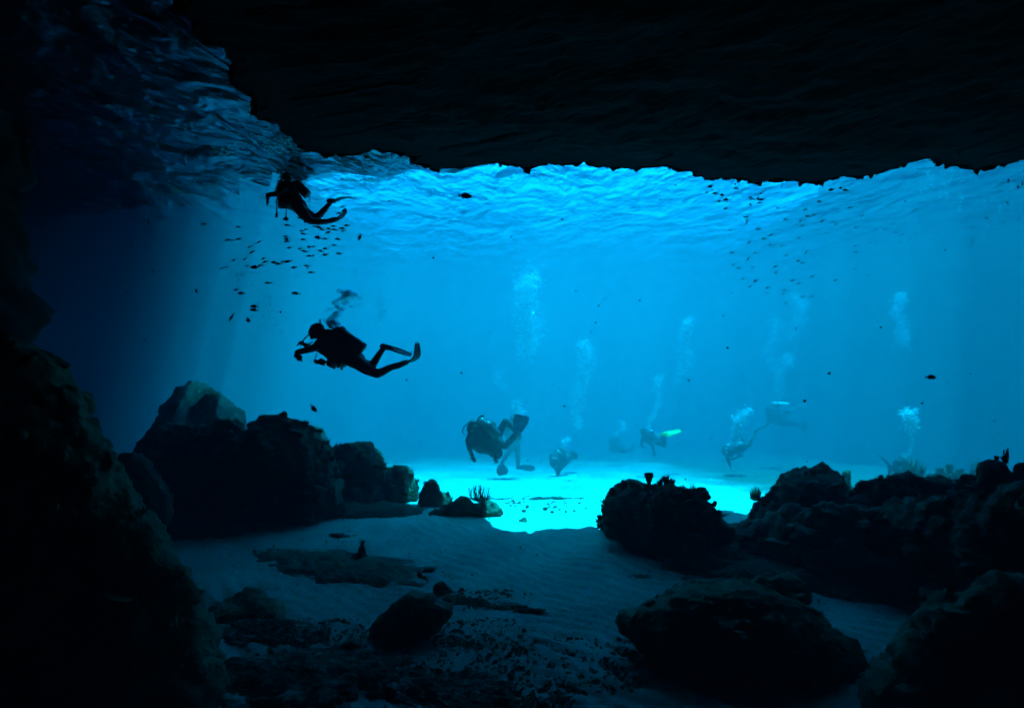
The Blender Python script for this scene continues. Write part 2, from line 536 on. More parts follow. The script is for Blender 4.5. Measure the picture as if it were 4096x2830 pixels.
# roof over the left air pocket, then unseen canopies added to shade the water
prism('shade_canopy', [(-2.0, -8.5), (-2.0, 6), (-2.2, 9.8), (-3.2, 11.9), (-7.9, 13), (-9.7, 16.3), (-16, 18.5), (-59, 20), (-59, -8.5)], 6.95, 8.9, M_ROOF, .15)
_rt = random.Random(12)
_teeth = []                                   # tapering teeth shaped so that the shade under the rim thins out gradually
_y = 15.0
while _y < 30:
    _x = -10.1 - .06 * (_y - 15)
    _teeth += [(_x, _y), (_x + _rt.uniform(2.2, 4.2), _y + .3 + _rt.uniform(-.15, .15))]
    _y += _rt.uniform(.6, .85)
prism('shade_canopy', _teeth + [(-11.2, 31), (-11.6, 45), (-12.2, 88), (-59, 88), (-59, 14.5), (-11.5, 14.5)], 11.6, 12.4, M_ROOF, .06)
prism('shade_canopy', [(2.2, 10.2), (.85, 11.6), (.6, 12.5), (-.3, 13.0), (-1.3, 13.7), (-2.2, 13.4), (-3.0, 14.3), (-4.0, 13.6), (-5.0, 14.5), (-5.4, 13.8), (-6.0, 15.1), (-6.4, 14.0), (-7.0, 15.8), (-7.4, 14.2), (-7.9, 16.4), (-8.3, 14.6), (-8.8, 17.0), (-9.2, 15.2), (-9.9, 17.6), (-10.6, 16), (-10, 10.2), (-2.5, 9.2)], 7.1, 8.85, M_ROOF, .25)
prism('shade_canopy', [(16.8, 18.5), (28, 18), (66, 18), (66, 87), (25, 87), (19, 45), (17.3, 30)], 11.6, 12.4, M_ROOF, 1.0)

# cave walls
def wall(name, pts, z0, z1, m, amp, dz=.35, ds=.35, lean=0.0):
    path = curve([Vector((*p, 0)) for p in pts], 4)
    q = [path[0]]
    for a, b in zip(path, path[1:]):
        m_ = max(1, int((b - a).length / ds))
        q += [a.lerp(b, (i + 1) / m_) for i in range(m_)]
    nz_ = int((z1 - z0) / dz) + 1
    v = []
    for p in q:
        for j in range(nz_):
            z = z0 + (z1 - z0) * j / (nz_ - 1)
            c = Vector((p.x, p.y, z))
            d = amp * noise.fractal(c * .5, 1, 2, 6) + amp * .35 * (.4 - noise.voronoi(c * 1.3)[0][0]) + amp * .12 * noise.turbulence(c * 3, 3, False)
            v.append((c.x + d + lean * (z - 3), c.y + d * .3, z))
    f = [(i * nz_ + j, i * nz_ + j + 1, (i + 1) * nz_ + j + 1, (i + 1) * nz_ + j) for i in range(len(q) - 1) for j in range(nz_ - 1)]
    return tag(from_py(name, v, f, m, sm=True), kind='structure')
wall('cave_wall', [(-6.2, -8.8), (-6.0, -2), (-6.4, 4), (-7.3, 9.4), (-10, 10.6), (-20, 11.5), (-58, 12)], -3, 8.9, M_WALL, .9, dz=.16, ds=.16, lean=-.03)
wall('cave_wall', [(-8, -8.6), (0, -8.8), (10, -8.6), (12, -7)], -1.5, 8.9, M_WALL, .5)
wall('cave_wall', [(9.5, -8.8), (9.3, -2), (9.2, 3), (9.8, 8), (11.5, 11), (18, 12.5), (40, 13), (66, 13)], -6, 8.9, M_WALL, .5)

# ------------------------------------------------------------------ rocks
def rock(name, lumps, label, cat, m=None, voxel=.045, a=.08, f=1.5, lump=.05, lf=5, fine=.012, seed=0, group=None, relax=0, crust=1.0):
    m = m or M_REEF
    bm = bmesh.new()
    rnd = random.Random(seed * 7 + 3)
    for c, r in lumps:
        ball(bm, c, r, sub=3)
        for _ in range(int(crust * 26 * min(3.0, (r[0] * r[2]) ** .5 * 3))):      # encrusting knobs
            d = Vector((rnd.gauss(0, 1), rnd.gauss(0, 1), rnd.gauss(0, 1))).normalized()
            if d.z < -.4: continue
            k_ = rnd.uniform(.7, 1.5) * min(.085, max(voxel * .9, .16 * r[0])) * (1.8 if rnd.random() < .12 and r[0] > .3 else 1)
            ball(bm, Vector((c.x + d.x * r[0], c.y + d.y * r[1], c.z + d.z * r[2])) - d * k_ * .3, (k_, k_, k_ * rnd.uniform(.7, 1.3)), sub=1)
    me = remesh(bm, voxel, relax)
    roughen(me, a, f, lump, lf, fine, seed)
    c = sum((Vector(l[0]) for l in lumps), Vector()) / len(lumps)
    base_ = Vector((c.x, c.y, min(bed(c.x, c.y), c.z)))
    me.transform(Matrix.Translation(-base_))
    me.materials.clear()
    o = new_obj(name, smooth(me), m)
    o.location = base_
    return tag(o, label, cat, group)

def part_lump(parent, name, lumps, m, voxel=.03, a=.02, f=4, lump=.02, lf=10, fine=.006, seed=0, label=None):
    bm = bmesh.new()
    for c, r in lumps: ball(bm, c, r, sub=3)
    me = remesh(bm, voxel)
    roughen(me, a, f, lump, lf, fine, seed)
    me.materials.clear()
    me.transform(Matrix.Translation(-parent.location))
    o = bpy.data.objects.new(name, smooth(me)); COL.objects.link(o); me.materials.append(m); o.parent = parent
    return tag(o, label)

def pb(px, py, Y, rpx, sy=1.0, sz=1.0):
    r = rpx / F * Y
    return (P(px, py, Y), (r, r * sy, r * sz))

def nubs(parent, pts, m=None, seed=0, h=.12, name='coral_branch'):
    """stubby branching coral on a reef rock: one part per clump; pts (px,py,Y,size_px)"""
    rnd = random.Random(seed)
    for px, py, Y, s in pts:
        bm = bmesh.new()
        c = P(px, py, Y)
        u = s / F * Y
        for k in range(rnd.randint(14, 20)):
            d = Vector((rnd.uniform(-1.3, 1.3), rnd.uniform(-1, 1), rnd.uniform(.1, 1.2))).normalized()
            p1 = c + d * u * rnd.uniform(.5, .8) + Vector((0, 0, -u * .3))
            p2 = p1 + (d + Vector((rnd.uniform(-.6, .6), rnd.uniform(-.6, .6), .4))).normalized() * u * rnd.uniform(.3, .6)
            st = c - Vector((-d.x * u * .3, 0, u * 1.3))
            tube(bm, [st, p1, p2], [u * .22, u * .15, u * .09], 6)
            if rnd.random() < .6:
                p3 = p1 + (d + Vector((rnd.uniform(-1, 1), rnd.uniform(-1, 1), .2))).normalized() * u * .45
                tube(bm, [p1, p3], [u * .13, u * .07], 6)
        me = bpy.data.meshes.new(name); bm.to_mesh(me); bm.free()
        me.transform(Matrix.Translation(-parent.location))
        o = bpy.data.objects.new(name, me); COL.objects.link(o); me.materials.append(m or M_CORAL); o.parent = parent

from mathutils.bvhtree import BVHTree
def hits(o, pts):
    """points on the rock that face the cave along the given directions"""
    me = o.data
    T = BVHTree.FromPolygons([v_.co + o.location for v_ in me.vertices], [p_.vertices[:] for p_ in me.polygons])
    out = []
    eye = Vector((0, 0, EYE))
    for px, py in pts:
        d = (P(px, py, 1) - eye).normalized()
        h = T.ray_cast(eye, d)
        if h[0] is not None: out.append((h[0], h[1]))
    return out

def growth(o, box, n, size, seed, m=None):
    """coral heads, plates and finger clumps scattered over the face of a rock, each a part of it"""
    rnd = random.Random(seed)
    px0, py0, px1, py1 = box
    for c, nrm in hits(o, [(rnd.uniform(px0, px1), rnd.uniform(py0, py1)) for _ in range(n)]):
        k_ = rnd.random(); r = rnd.uniform(*size); bm = bmesh.new()
        if k_ < .45:
            for _ in range(rnd.randint(2, 4)):
                q = c + noise.noise_vector(c * 9 + Vector((_, 0, 0))) * r * .9
                for v_ in ball(bm, q, (r * rnd.uniform(.6, 1.1), r * rnd.uniform(.6, 1.1), r * rnd.uniform(.5, .9)), sub=3):
                    v_.co += (v_.co - q) * (.25 * noise.noise(v_.co * 9) + .25 * (.4 - noise.voronoi(v_.co * 14)[0][0]))
            nm = 'coral_head'
        elif k_ < .75:
            for _ in range(rnd.randint(9, 16)):
                d = (nrm * .8 + Vector((rnd.uniform(-1, 1), rnd.uniform(-1, 1), rnd.uniform(.1, 1.3)))).normalized()
                tube(bm, [c - d * r * .3, c + d * r * rnd.uniform(.7, 1.5)], [r * .2, r * .1], 6)
            nm = 'coral_branch'
        else:
            for _ in range(rnd.randint(2, 3)):
                q = c + nrm * r * .4 + Vector((rnd.uniform(-1, 1), 0, rnd.uniform(-.6, .6))) * r
                for v_ in ball(bm, q, (r * 1.3, r * 1.1, r * .16), Matrix.Rotation(rnd.uniform(-.4, .4), 3, 'Y') @ Matrix.Rotation(rnd.uniform(-.4, .1), 3, 'X'), 3):
                    v_.co += noise.noise_vector(v_.co * 7) * r * .3
            nm = 'plate_coral'
        me = bpy.data.meshes.new(nm); bm.to_mesh(me); bm.free()
        me.transform(Matrix.Translation(-o.location)); me.materials.append(m or rnd.choice([M_CORAL, M_REEF]))
        q = bpy.data.objects.new(nm, me); COL.objects.link(q); q.parent = o

def edge_nubs(parent, outline, Y, count, size, seed):
    """ragged coral growth all along the top edge of a reef rock"""
    rnd = random.Random(seed)
    Yf = Y if callable(Y) else (lambda px: Y)
    L = [(a, b) for a, b in zip(outline, outline[1:]) if b[0] > a[0] - 4 and -50 < a[0] < 4150]
    tot = [math.hypot(b[0] - a[0], b[1] - a[1]) for a, b in L]
    pts = []
    for _ in range(count):
        a, b = rnd.choices(L, tot)[0]
        t = rnd.random(); x = a[0] + (b[0] - a[0]) * t
        s_ = rnd.uniform(*size) * (1.5 if rnd.random() < .12 else 1)
        pts.append((x, a[1] + (b[1] - a[1]) * t + s_ * .25, Yf(x) + rnd.uniform(-.2, .2), s_))
    nubs(parent, pts, seed=seed)

# big boulder at the left edge, nearest the camera
Lb0 = rock('boulder', fill([(-500, 1300), (-300, 1290), (0, 1345), (120, 1362), (225, 1450), (262, 1500), (252, 1600), (270, 1660), (340, 1745), (400, 1840), (440, 1950), (520, 2030),
              (575, 2085), (620, 2160), (650, 2240), (690, 2290), (735, 2318), (752, 2370), (770, 2440), (815, 2520), (850, 2640), (858, 2900), (800, 3100), (-500, 3100)],
              5.0, n=90, seed=3, rmin=22, depth=1.0, spread=.15),
     'huge black boulder filling the left edge of the picture', 'boulder', M_BOULD, .05, .07, 1.6, .05, 6, .015, 1)
# mounds of the left reef
G_L = 'reef rocks on the left of the cave mouth'
A = rock('reef_rock', fill([(545, 1850), (566, 1760), (590, 1700), (640, 1690), (700, 1700), (780, 1705), (842, 1682), (890, 1678), (930, 1692), (960, 1716), (1000, 1760), (1000, 2100), (640, 2110), (560, 2060), (530, 1950)],
         11.3, seed=5, rmin=14), 'broad dark reef rock with a crusty top in front of the speckled mound', 'reef rock', a=.12, lump=.09, seed=2, group=G_L)
nubs(A, [(870, 1684, 11.2, 16), (905, 1690, 11.2, 18), (945, 1712, 11.1, 15), (968, 1728, 11.1, 13), (700, 1702, 11.2, 13)], seed=2)
B = rock('reef_rock', fill([(960, 1745), (990, 1714), (1043, 1680), (1100, 1667), (1171, 1676), (1238, 1692), (1252, 1714), (1257, 1762), (1300, 1780), (1329, 1828), (1350, 1900), (1371, 1976), (1378, 2052),
          (1352, 2110), (1076, 2120), (933, 2110), (850, 2070), (870, 1900)], 11.0, n=90, seed=6, rmin=12),
         'tallest dark reef rock left of the sand channel with a stub of coral on top', 'reef rock', a=.12, lump=.09, seed=3, group=G_L)
part_lump(B, 'tube_sponge', [pb(1137, 1662, 10.6, 14), pb(1137, 1652, 10.6, 13, 1, .8), pb(1117, 1658, 10.6, 6, 1, 1.8)], M_CORAL, .018, .008, seed=1)
nubs(B, [(1225, 1690, 10.5, 14), (1248, 1712, 10.5, 14), (1290, 1776, 10.5, 12), (1050, 1680, 10.6, 11), (1330, 1830, 10.5, 11), (1374, 2040, 10.5, 12)], seed=3)
Cc = rock('reef_rock', fill([(1300, 1830), (1320, 1795), (1352, 1797), (1386, 1773), (1457, 1769), (1490, 1790), (1510, 1829), (1529, 1862), (1552, 1929), (1556, 2010), (1540, 2060), (1370, 2070), (1330, 1980)],
          12.2, seed=7, rmin=9), 'round-shouldered dark reef rock just right of the tallest left reef rock', 'reef rock', a=.1, lump=.08, seed=4, group=G_L)
nubs(Cc, [(1350, 1796, 12.2, 9), (1395, 1774, 12.2, 9), (1520, 1850, 12.1, 9)], seed=4)
D = rock('reef_rock', fill([(1500, 1880), (1529, 1862), (1567, 1860), (1605, 1870), (1643, 1893), (1662, 1919), (1672, 1952), (1672, 2010), (1640, 2050), (1510, 2050), (1490, 1960)],
         12.6, seed=8, rmin=7), 'low sloping reef rock whose top right corner catches the sun', 'reef rock', seed=5, group=G_L, voxel=.05)
part_lump(D, 'coral_head', [pb(1622, 1873, 13.4, 16), pb(1635, 1880, 13.4, 14)], M_LIT, .03, .02, seed=5)
nubs(D, [(1580, 1862, 12.5, 8), (1650, 1900, 12.5, 8)], seed=5)
E_ = rock('reef_rock', fill([(1682, 1975), (1692, 1936), (1717, 1914), (1748, 1911), (1760, 1936), (1759, 1965), (1790, 1968), (1806, 1995), (1806, 2050), (1700, 2060), (1672, 2020)],
          11.9, seed=9, rmin=6), 'knobbly reef rock with a gap of bright sand at its left foot', 'reef rock', seed=6, group=G_L, voxel=.04, a=.04, lump=.03)
nubs(E_, [(1790, 1970, 11.9, 9), (1806, 1992, 11.9, 9), (1700, 1930, 11.9, 7)], seed=6)
Fk = rock('reef_rock', fill([(1700, 2050), (1740, 2030), (1790, 2012), (1825, 1998), (1853, 1981), (1877, 1985), (1889, 2004), (1890, 2030), (1905, 2012), (1931, 1998), (1962, 1998), (1990, 2014), (2010, 2037),
           (2014, 2056), (2004, 2085), (1912, 2090), (1756, 2085), (1700, 2070)], 11.1, n=80, seed=10, rmin=6),
           'low dark rock beside the sunlit sand with the sea whip growing on it', 'reef rock', seed=7, group=G_L, voxel=.04, a=.03, lump=.03)
rock('reef_rock', fill([(440, 1850), (480, 1815), (540, 1812), (600, 1850), (660, 1960), (690, 2060), (640, 2120), (560, 2100), (480, 2010)], 9.2, seed=11, rmin=10),
     'dark humped rock between the huge left boulder and the left reef', 'reef rock', seed=8, group=G_L)
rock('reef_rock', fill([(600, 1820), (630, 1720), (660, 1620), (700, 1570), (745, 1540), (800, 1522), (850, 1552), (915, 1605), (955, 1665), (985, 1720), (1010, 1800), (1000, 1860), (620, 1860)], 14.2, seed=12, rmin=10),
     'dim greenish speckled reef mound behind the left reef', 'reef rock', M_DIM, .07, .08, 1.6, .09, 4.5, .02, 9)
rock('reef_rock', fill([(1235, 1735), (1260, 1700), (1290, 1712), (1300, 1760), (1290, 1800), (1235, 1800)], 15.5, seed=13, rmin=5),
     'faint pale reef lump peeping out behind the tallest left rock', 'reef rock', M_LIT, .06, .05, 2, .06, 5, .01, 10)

# right block with the vase sponge
I = rock('reef_rock', fill([(2385, 2120), (2392, 2080), (2414, 2037), (2423, 1988), (2443, 1961), (2488, 1937), (2523, 1931), (2558, 1940), (2613, 1943), (2637, 1925), (2669, 1921), (2696, 1943), (2731, 1954),
          (2765, 1968), (2828, 1999), (2862, 2016), (2880, 2058), (2904, 2092), (2939, 2127), (2930, 2180), (2835, 2216), (2717, 2230), (2662, 2240), (2592, 2250), (2545, 2220), (2480, 2185), (2420, 2150)],
          lambda px: max(8.85, 10.5 - (px - 2390) / 300 * 1.6), n=130, seed=14, rmin=8), 'dark reef block right of the sand channel with a vase sponge on top', 'reef rock', seed=11, voxel=.045, lump=.05)
part_lump(I, 'coral_head', [pb(2808, 1978, 9.0, 33), pb(2795, 1990, 9.0, 28), pb(2822, 1985, 9.0, 24)], M_CORAL, .025, .02, seed=8)
nubs(I, [(2450, 1960, 9.1, 12), (2490, 1938, 9.1, 16), (2500, 1930, 9.1, 12), (2640, 1925, 9.1, 15), (2668, 1918, 9.1, 22), (2690, 1925, 9.1, 15), (2730, 1948, 9.1, 12), (2770, 1960, 9.0, 15), (2420, 2010, 9.1, 10),
         (2398, 2065, 9.1, 12), (2396, 2095, 9.1, 13), (2860, 2010, 9.0, 11), (2525, 1932, 9.2, 12), (2750, 1960, 9, 9)], seed=11)
def vase(px0, py0, py1, Y, wpx, label):
    bm = bmesh.new()
    b, t_ = P(px0, py0, Y), P(px0, py1, Y)
    H = (t_ - b).z; W = wpx / F * Y
    prof = [(.30, 0), (.33, .15), (.45, .35), (.7, .6), (.93, .8), (1.0, .93), (.93, 1.0), (.75, .985), (.6, .9), (.4, .6), (.0, .5)]
    seg = 20; rings = []
    for r, h in prof:
        rings.append([bm.verts.new((b.x + W * r * math.cos(a) * (1 + .06 * math.sin(3 * a)), b.y + W * r * math.sin(a), b.z + H * h)) for a in [2 * math.pi * i / seg for i in range(seg)]])
    for a, c in zip(rings, rings[1:]):
        for i in range(seg): bm.faces.new((a[i], a[(i + 1) % seg], c[(i + 1) % seg], c[i]))
    bm.faces.new(rings[0][::-1])
    o = bm_obj('vase_sponge', bm, M_CORAL)
    o.data.transform(Matrix.Translation(-b)); o.location = b
    return tag(o, label, 'sponge')
vase(2596, 1950, 1892, 9.15, 18, 'goblet-shaped vase sponge standing on the dark reef block right of the sand channel')
# saddle behind, in the sun
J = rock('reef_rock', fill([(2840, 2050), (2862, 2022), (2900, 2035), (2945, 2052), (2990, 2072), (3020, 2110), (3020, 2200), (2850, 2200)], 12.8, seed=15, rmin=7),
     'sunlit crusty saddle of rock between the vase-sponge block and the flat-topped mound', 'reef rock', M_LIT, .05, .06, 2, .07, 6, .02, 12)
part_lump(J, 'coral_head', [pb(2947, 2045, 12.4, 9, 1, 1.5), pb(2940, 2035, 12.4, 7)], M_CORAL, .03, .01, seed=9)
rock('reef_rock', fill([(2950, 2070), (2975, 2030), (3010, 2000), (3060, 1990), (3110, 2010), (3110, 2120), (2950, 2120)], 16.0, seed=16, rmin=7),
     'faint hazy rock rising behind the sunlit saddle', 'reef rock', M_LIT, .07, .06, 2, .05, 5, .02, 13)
# flat topped mound
K = rock('reef_rock', fill([(2985, 2110), (3000, 2070), (3020, 2030), (3045, 2000), (3065, 1988), (3108, 1985), (3113, 1930), (3120, 1915), (3165, 1905), (3205, 1885), (3250, 1877), (3300, 1884), (3345, 1880), (3375, 1902),
          (3388, 1950), (3395, 1990), (3420, 2050), (3420, 2200), (3250, 2260), (3050, 2260), (2970, 2180)], 9.8, n=110, seed=18, rmin=11),
         'big flat-topped coral mound with a steep left side on the right reef', 'reef rock', a=.035, seed=15, lump=.03)
part_lump(K, 'coral_pillar', [pb(3133, 1915, 10.4, 20, 1, 1.2), pb(3132, 1905, 10.4, 18), pb(3136, 1940, 10.4, 20)], M_LIT, .03, .02, seed=10)
nubs(K, [(3030, 2015, 9.6, 12), (3070, 1984, 9.6, 13), (3095, 1982, 9.6, 12), (3005, 2060, 9.6, 10)], seed=15)
# right reef ridge
L_ = rock('reef_rock', fill([(3380, 2010), (3400, 1978), (3430, 1945), (3450, 1925), (3480, 1925), (3500, 1940), (3540, 1930), (3580, 1916), (3640, 1908), (3690, 1920), (3740, 1935), (3800, 1945), (3860, 1935), (3900, 1915), (3960, 1905),
          (4060, 1900), (4200, 1890), (4400, 1880), (4400, 2250), (3450, 2250), (3390, 2120)], lambda px: 9.6 - (px - 3380) / 700 * 1.6, n=140, seed=19, rmin=13),
         'long dark reef ridge running off the right edge of the picture', 'reef rock', seed=16, lump=.06)
for i, (x, y, r, Y) in enumerate([(3720, 1938, 30, 8.6), (3975, 1890, 58, 8.0), (4090, 1878, 32, 7.8), (3455, 1938, 22, 9.3), (3775, 1950, 18, 8.5), (3865, 1918, 26, 8.3), (3940, 1925, 30, 8.1)]):
    part_lump(L_, 'coral_head', [pb(x, y, Y, r), pb(x + r * .35, y + r * .2, Y, r * .75), pb(x - r * .4, y + r * .25, Y, r * .7)], M_CORAL, .03, .02, 3, .02, 9, .006, seed=20 + i)
nubs(L_, [(3515, 1915, 9.0, 13), (3525, 1905, 9.0, 11), (3480, 1925, 9.2, 11), (3580, 1912, 8.9, 14), (3640, 1908, 8.8, 14), (3680, 1916, 8.8, 12), (3560, 1915, 9, 10), (4020, 1832, 8.0, 16), (3800, 1945, 8.5, 14),
          (3830, 1940, 8.4, 13), (3890, 1905, 8.3, 14), (3985, 1830, 8, 12), (3500, 1930, 9.1, 10)], seed=16)
edge_nubs(L_, [(3395, 1985), (3430, 1945), (3450, 1925), (3500, 1940), (3540, 1930), (3580, 1916), (3640, 1908), (3690, 1920), (3740, 1935), (3800, 1945), (3860, 1935), (3900, 1915), (3960, 1905), (4060, 1900), (4140, 1892)],
          lambda px: 9.4 - (px - 3380) / 700 * 1.6, 46, (8, 19), 61)
edge_nubs(K, [(2975, 2130), (3000, 2072), (3020, 2032), (3045, 2002), (3065, 1990), (3108, 1987)], 9.6, 16, (8, 15), 62)
edge_nubs(K, [(3120, 1918), (3165, 1907), (3205, 1888), (3250, 1880), (3300, 1887), (3345, 1883), (3375, 1905), (3388, 1950)], 9.7, 14, (6, 9), 66)
edge_nubs(I, [(2398, 2080), (2414, 2037), (2423, 1990), (2443, 1963), (2488, 1940), (2523, 1933), (2575, 1943), (2613, 1945), (2637, 1928), (2669, 1923), (2696, 1945), (2731, 1956), (2765, 1970), (2828, 2001), (2862, 2018), (2880, 2060)],
          lambda px: max(8.8, 10.4 - (px - 2390) / 300 * 1.6), 40, (7, 15), 63)
edge_nubs(A, [(560, 1800), (590, 1702), (640, 1692), (700, 1702), (780, 1707), (842, 1684), (890, 1680), (930, 1694), (960, 1718)], 11.1, 22, (8, 15), 64)
edge_nubs(B, [(960, 1747), (990, 1716), (1043, 1682), (1100, 1669), (1171, 1678), (1238, 1694), (1252, 1716), (1300, 1782), (1329, 1830), (1350, 1900)], 10.8, 24, (7, 13), 65)
# lit corals behind the ridge
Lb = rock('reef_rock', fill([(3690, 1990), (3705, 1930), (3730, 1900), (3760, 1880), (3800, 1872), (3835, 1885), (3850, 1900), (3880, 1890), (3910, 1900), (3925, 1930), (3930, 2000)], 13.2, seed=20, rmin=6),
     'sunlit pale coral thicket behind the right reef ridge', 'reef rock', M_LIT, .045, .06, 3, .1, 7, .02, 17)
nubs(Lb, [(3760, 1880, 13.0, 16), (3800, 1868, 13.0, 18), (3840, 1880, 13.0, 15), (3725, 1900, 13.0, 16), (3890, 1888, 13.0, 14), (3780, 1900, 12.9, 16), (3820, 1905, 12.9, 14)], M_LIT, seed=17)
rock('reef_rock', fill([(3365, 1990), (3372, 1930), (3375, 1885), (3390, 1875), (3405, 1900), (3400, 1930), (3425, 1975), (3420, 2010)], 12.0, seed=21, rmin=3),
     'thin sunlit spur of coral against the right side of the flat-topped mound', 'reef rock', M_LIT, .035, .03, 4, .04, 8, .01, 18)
# shelf and pillar in front of the vase-sponge block
rock('reef_rock', fill([(2590, 2281), (2650, 2255), (2720, 2232), (2736, 2190), (2750, 2130), (2812, 2130), (2832, 2215), (2900, 2235), (2975, 2265), (2960, 2320), (2800, 2322), (2690, 2302)], 8.4, n=90, seed=22, rmin=5),
     'dark rock shelf tapering to a point on the sand with a short pillar on it', 'reef rock', M_REEF, .035, .03, 2, .03, 6, .01, 19)
rock('reef_rock', fill([(2800, 2200), (2830, 2150), (2860, 2110), (2940, 2110), (3000, 2080), (3100, 2080), (3120, 2200), (3080, 2300), (2900, 2290), (2820, 2260)], 9.6, seed=33, rmin=10),
     'low dark reef rock filling the gap between the vase-sponge block and the right slope', 'reef rock', seed=33)
# the slope of the right reef
Rs = rock('reef_rock', fill([(2900, 2230), (2960, 2150), (3060, 2090), (3250, 2040), (3500, 2010), (3800, 1990), (4096, 1980), (4350, 1980), (4350, 2760), (4100, 2640), (3900, 2570), (3680, 2500), (3500, 2465), (3350, 2425),
      (3240, 2390), (3150, 2345), (3020, 2310), (2930, 2290)], lambda px: 9.3 - (px - 3000) / 1100 * 3.0, n=150, seed=23, rmin=20, rmax=190, spread=.1),
     'massive dark slope of reef below the right ridge down to the sand pocket', 'reef rock', M_REEF, .06, .2, 1.0, .14, 3.2, .02, 20, crust=2)
growth(Rs, (2950, 2080, 4090, 2480), 75, (.07, .2), 71)
growth(L_, (3400, 1930, 4090, 2080), 30, (.06, .14), 72)
growth(K, (2990, 1950, 3400, 2150), 16, (.05, .1), 73)
growth(I, (2400, 1950, 2930, 2220), 30, (.05, .11), 74)
growth(A, (560, 1700, 990, 2080), 22, (.07, .16), 75)
growth(B, (980, 1690, 1370, 2080), 26, (.06, .15), 76)
growth(Cc, (1310, 1780, 1550, 2040), 16, (.06, .13), 77)
growth(D, (1500, 1870, 1670, 2010), 12, (.05, .1), 78)
# foreground boulder with a head coral
Nn = rock('boulder', fill([(2385, 2515), (2440, 2480), (2500, 2448), (2591, 2418), (2657, 2410), (2700, 2382), (2797, 2364), (2906, 2353), (2997, 2347), (3057, 2372), (3150, 2400), (3240, 2442), (3300, 2490), (3360, 2515), (3421, 2564),
           (3452, 2624), (3421, 2700), (3330, 2740), (3209, 2760), (3027, 2757), (2845, 2722), (2664, 2672), (2573, 2628), (2535, 2560), (2482, 2530), (2420, 2522)], lambda px: 6.0, n=120, seed=24, rmin=10, depth=1.7, spread=.1),
          'large low boulder in the right foreground carrying a round coral head', 'boulder', M_BOULD, .035, .04, 2, .03, 8, .012, 21)
part_lump(Nn, 'coral_head', [pb(3150, 2360, 6.5, 78, 1, .9), pb(3110, 2365, 6.5, 60), pb(3190, 2375, 6.5, 58), pb(3160, 2320, 6.5, 40, 1, .8)], M_BOULD, .03, .03, 3, .02, 10, .008, seed=30)
part_lump(Nn, 'tube_sponge', [pb(2670, 2405, 6.3, 14, 1, 1.5), pb(2668, 2385, 6.3, 9, 1, 1.6), pb(2669, 2370, 6.3, 8)], M_CORAL, .012, .003, seed=31)
part_lump(Nn, 'coral_head', [pb(3305, 2497, 6.2, 22), pb(3290, 2500, 6.2, 16)], M_BOULD, .02, .01, seed=32)
nubs(Nn, [(2906, 2352, 6.4, 16), (2985, 2346, 6.4, 16), (2960, 2350, 6.4, 14), (2860, 2358, 6.4, 12), (3010, 2352, 6.4, 14), (2595, 2418, 6.3, 12), (2540, 2436, 6.3, 10)], M_BOULD, seed=21)
# bottom right rock
Oo = rock('boulder', fill([(3455, 2860), (3500, 2745), (3560, 2655), (3640, 2585), (3688, 2500), (3715, 2455), (3800, 2450), (3900, 2400), (4100, 2300), (4600, 2300), (4600, 3300), (3430, 3300)], 4.9, n=90, seed=25, rmin=18, rmax=260),
     'dark boulder cut off by the bottom right corner of the picture', 'boulder', M_BOULD, .045, .06, 1.8, .04, 6, .015, 22)
growth(Nn, (2400, 2350, 3440, 2720), 60, (.02, .06), 81, M_BOULD)
growth(Oo, (3480, 2420, 4090, 2820), 34, (.03, .08), 82, M_BOULD)
growth(Lb0, (10, 1380, 850, 2820), 60, (.03, .09), 83, M_BOULD)
# boulders of the left foreground
rock('boulder', fill([(1464, 2535), (1489, 2488), (1558, 2419), (1634, 2374), (1717, 2378), (1745, 2400), (1823, 2420), (1807, 2462), (1762, 2520), (1670, 2565), (1523, 2570)], 6.5, n=80, seed=26, rmin=6, depth=1.4),
     'angular dark boulder in the left centre foreground with sand on three sides', 'boulder', M_BOULD, .025, .03, 3, .02, 9, .01, 23)
rock('boulder', [pb(1766, 2354, 7.6, 34, 1, 1), pb(1785, 2365, 7.6, 28, 1, .8)], 'small round stone on the sand just above the angular boulder', 'stone', M_BOULD, .02, .02, 5, .01, 12, .006, 24)
rock('boulder', [pb(1404, 2588, 6.1, 40, 1, .9), pb(1365, 2605, 6.1, 30, 1, .6), pb(1425, 2600, 6.1, 30, 1, .7)], 'fist-shaped dark stone on the rubble left below the angular boulder', 'stone', M_BOULD, .02, .02, 5, .01, 12, .006, 25)
rock('boulder', [pb(990, 2400, 7.2, 72, 1.1, .6), pb(1040, 2450, 7.0, 85, 1.1, .7), pb(930, 2420, 7.2, 55, 1, .7), pb(1090, 2480, 6.9, 60, 1, .7), pb(900, 2470, 6.9, 90, 1, .7)],
     'dark hump of rock at the right foot of the huge left boulder', 'boulder', M_BOULD, .035, .05, 2, .03, 6, .012, 26)
rock('coral_mound', [pb(1440, 2225, 8.8, 34, 1, .5), pb(1447, 2200, 8.8, 16, 1, 1.3), pb(1450, 2178, 8.8, 8, 1, 1.2), pb(1446, 2165, 8.8, 4, 1, 2), pb(1456, 2164, 8.8, 4, 1, 2)],
     'small upright coral stub standing on the algae-covered hump', 'coral', M_CORAL, .012, .006, 8, .004, 16, .003, 27)
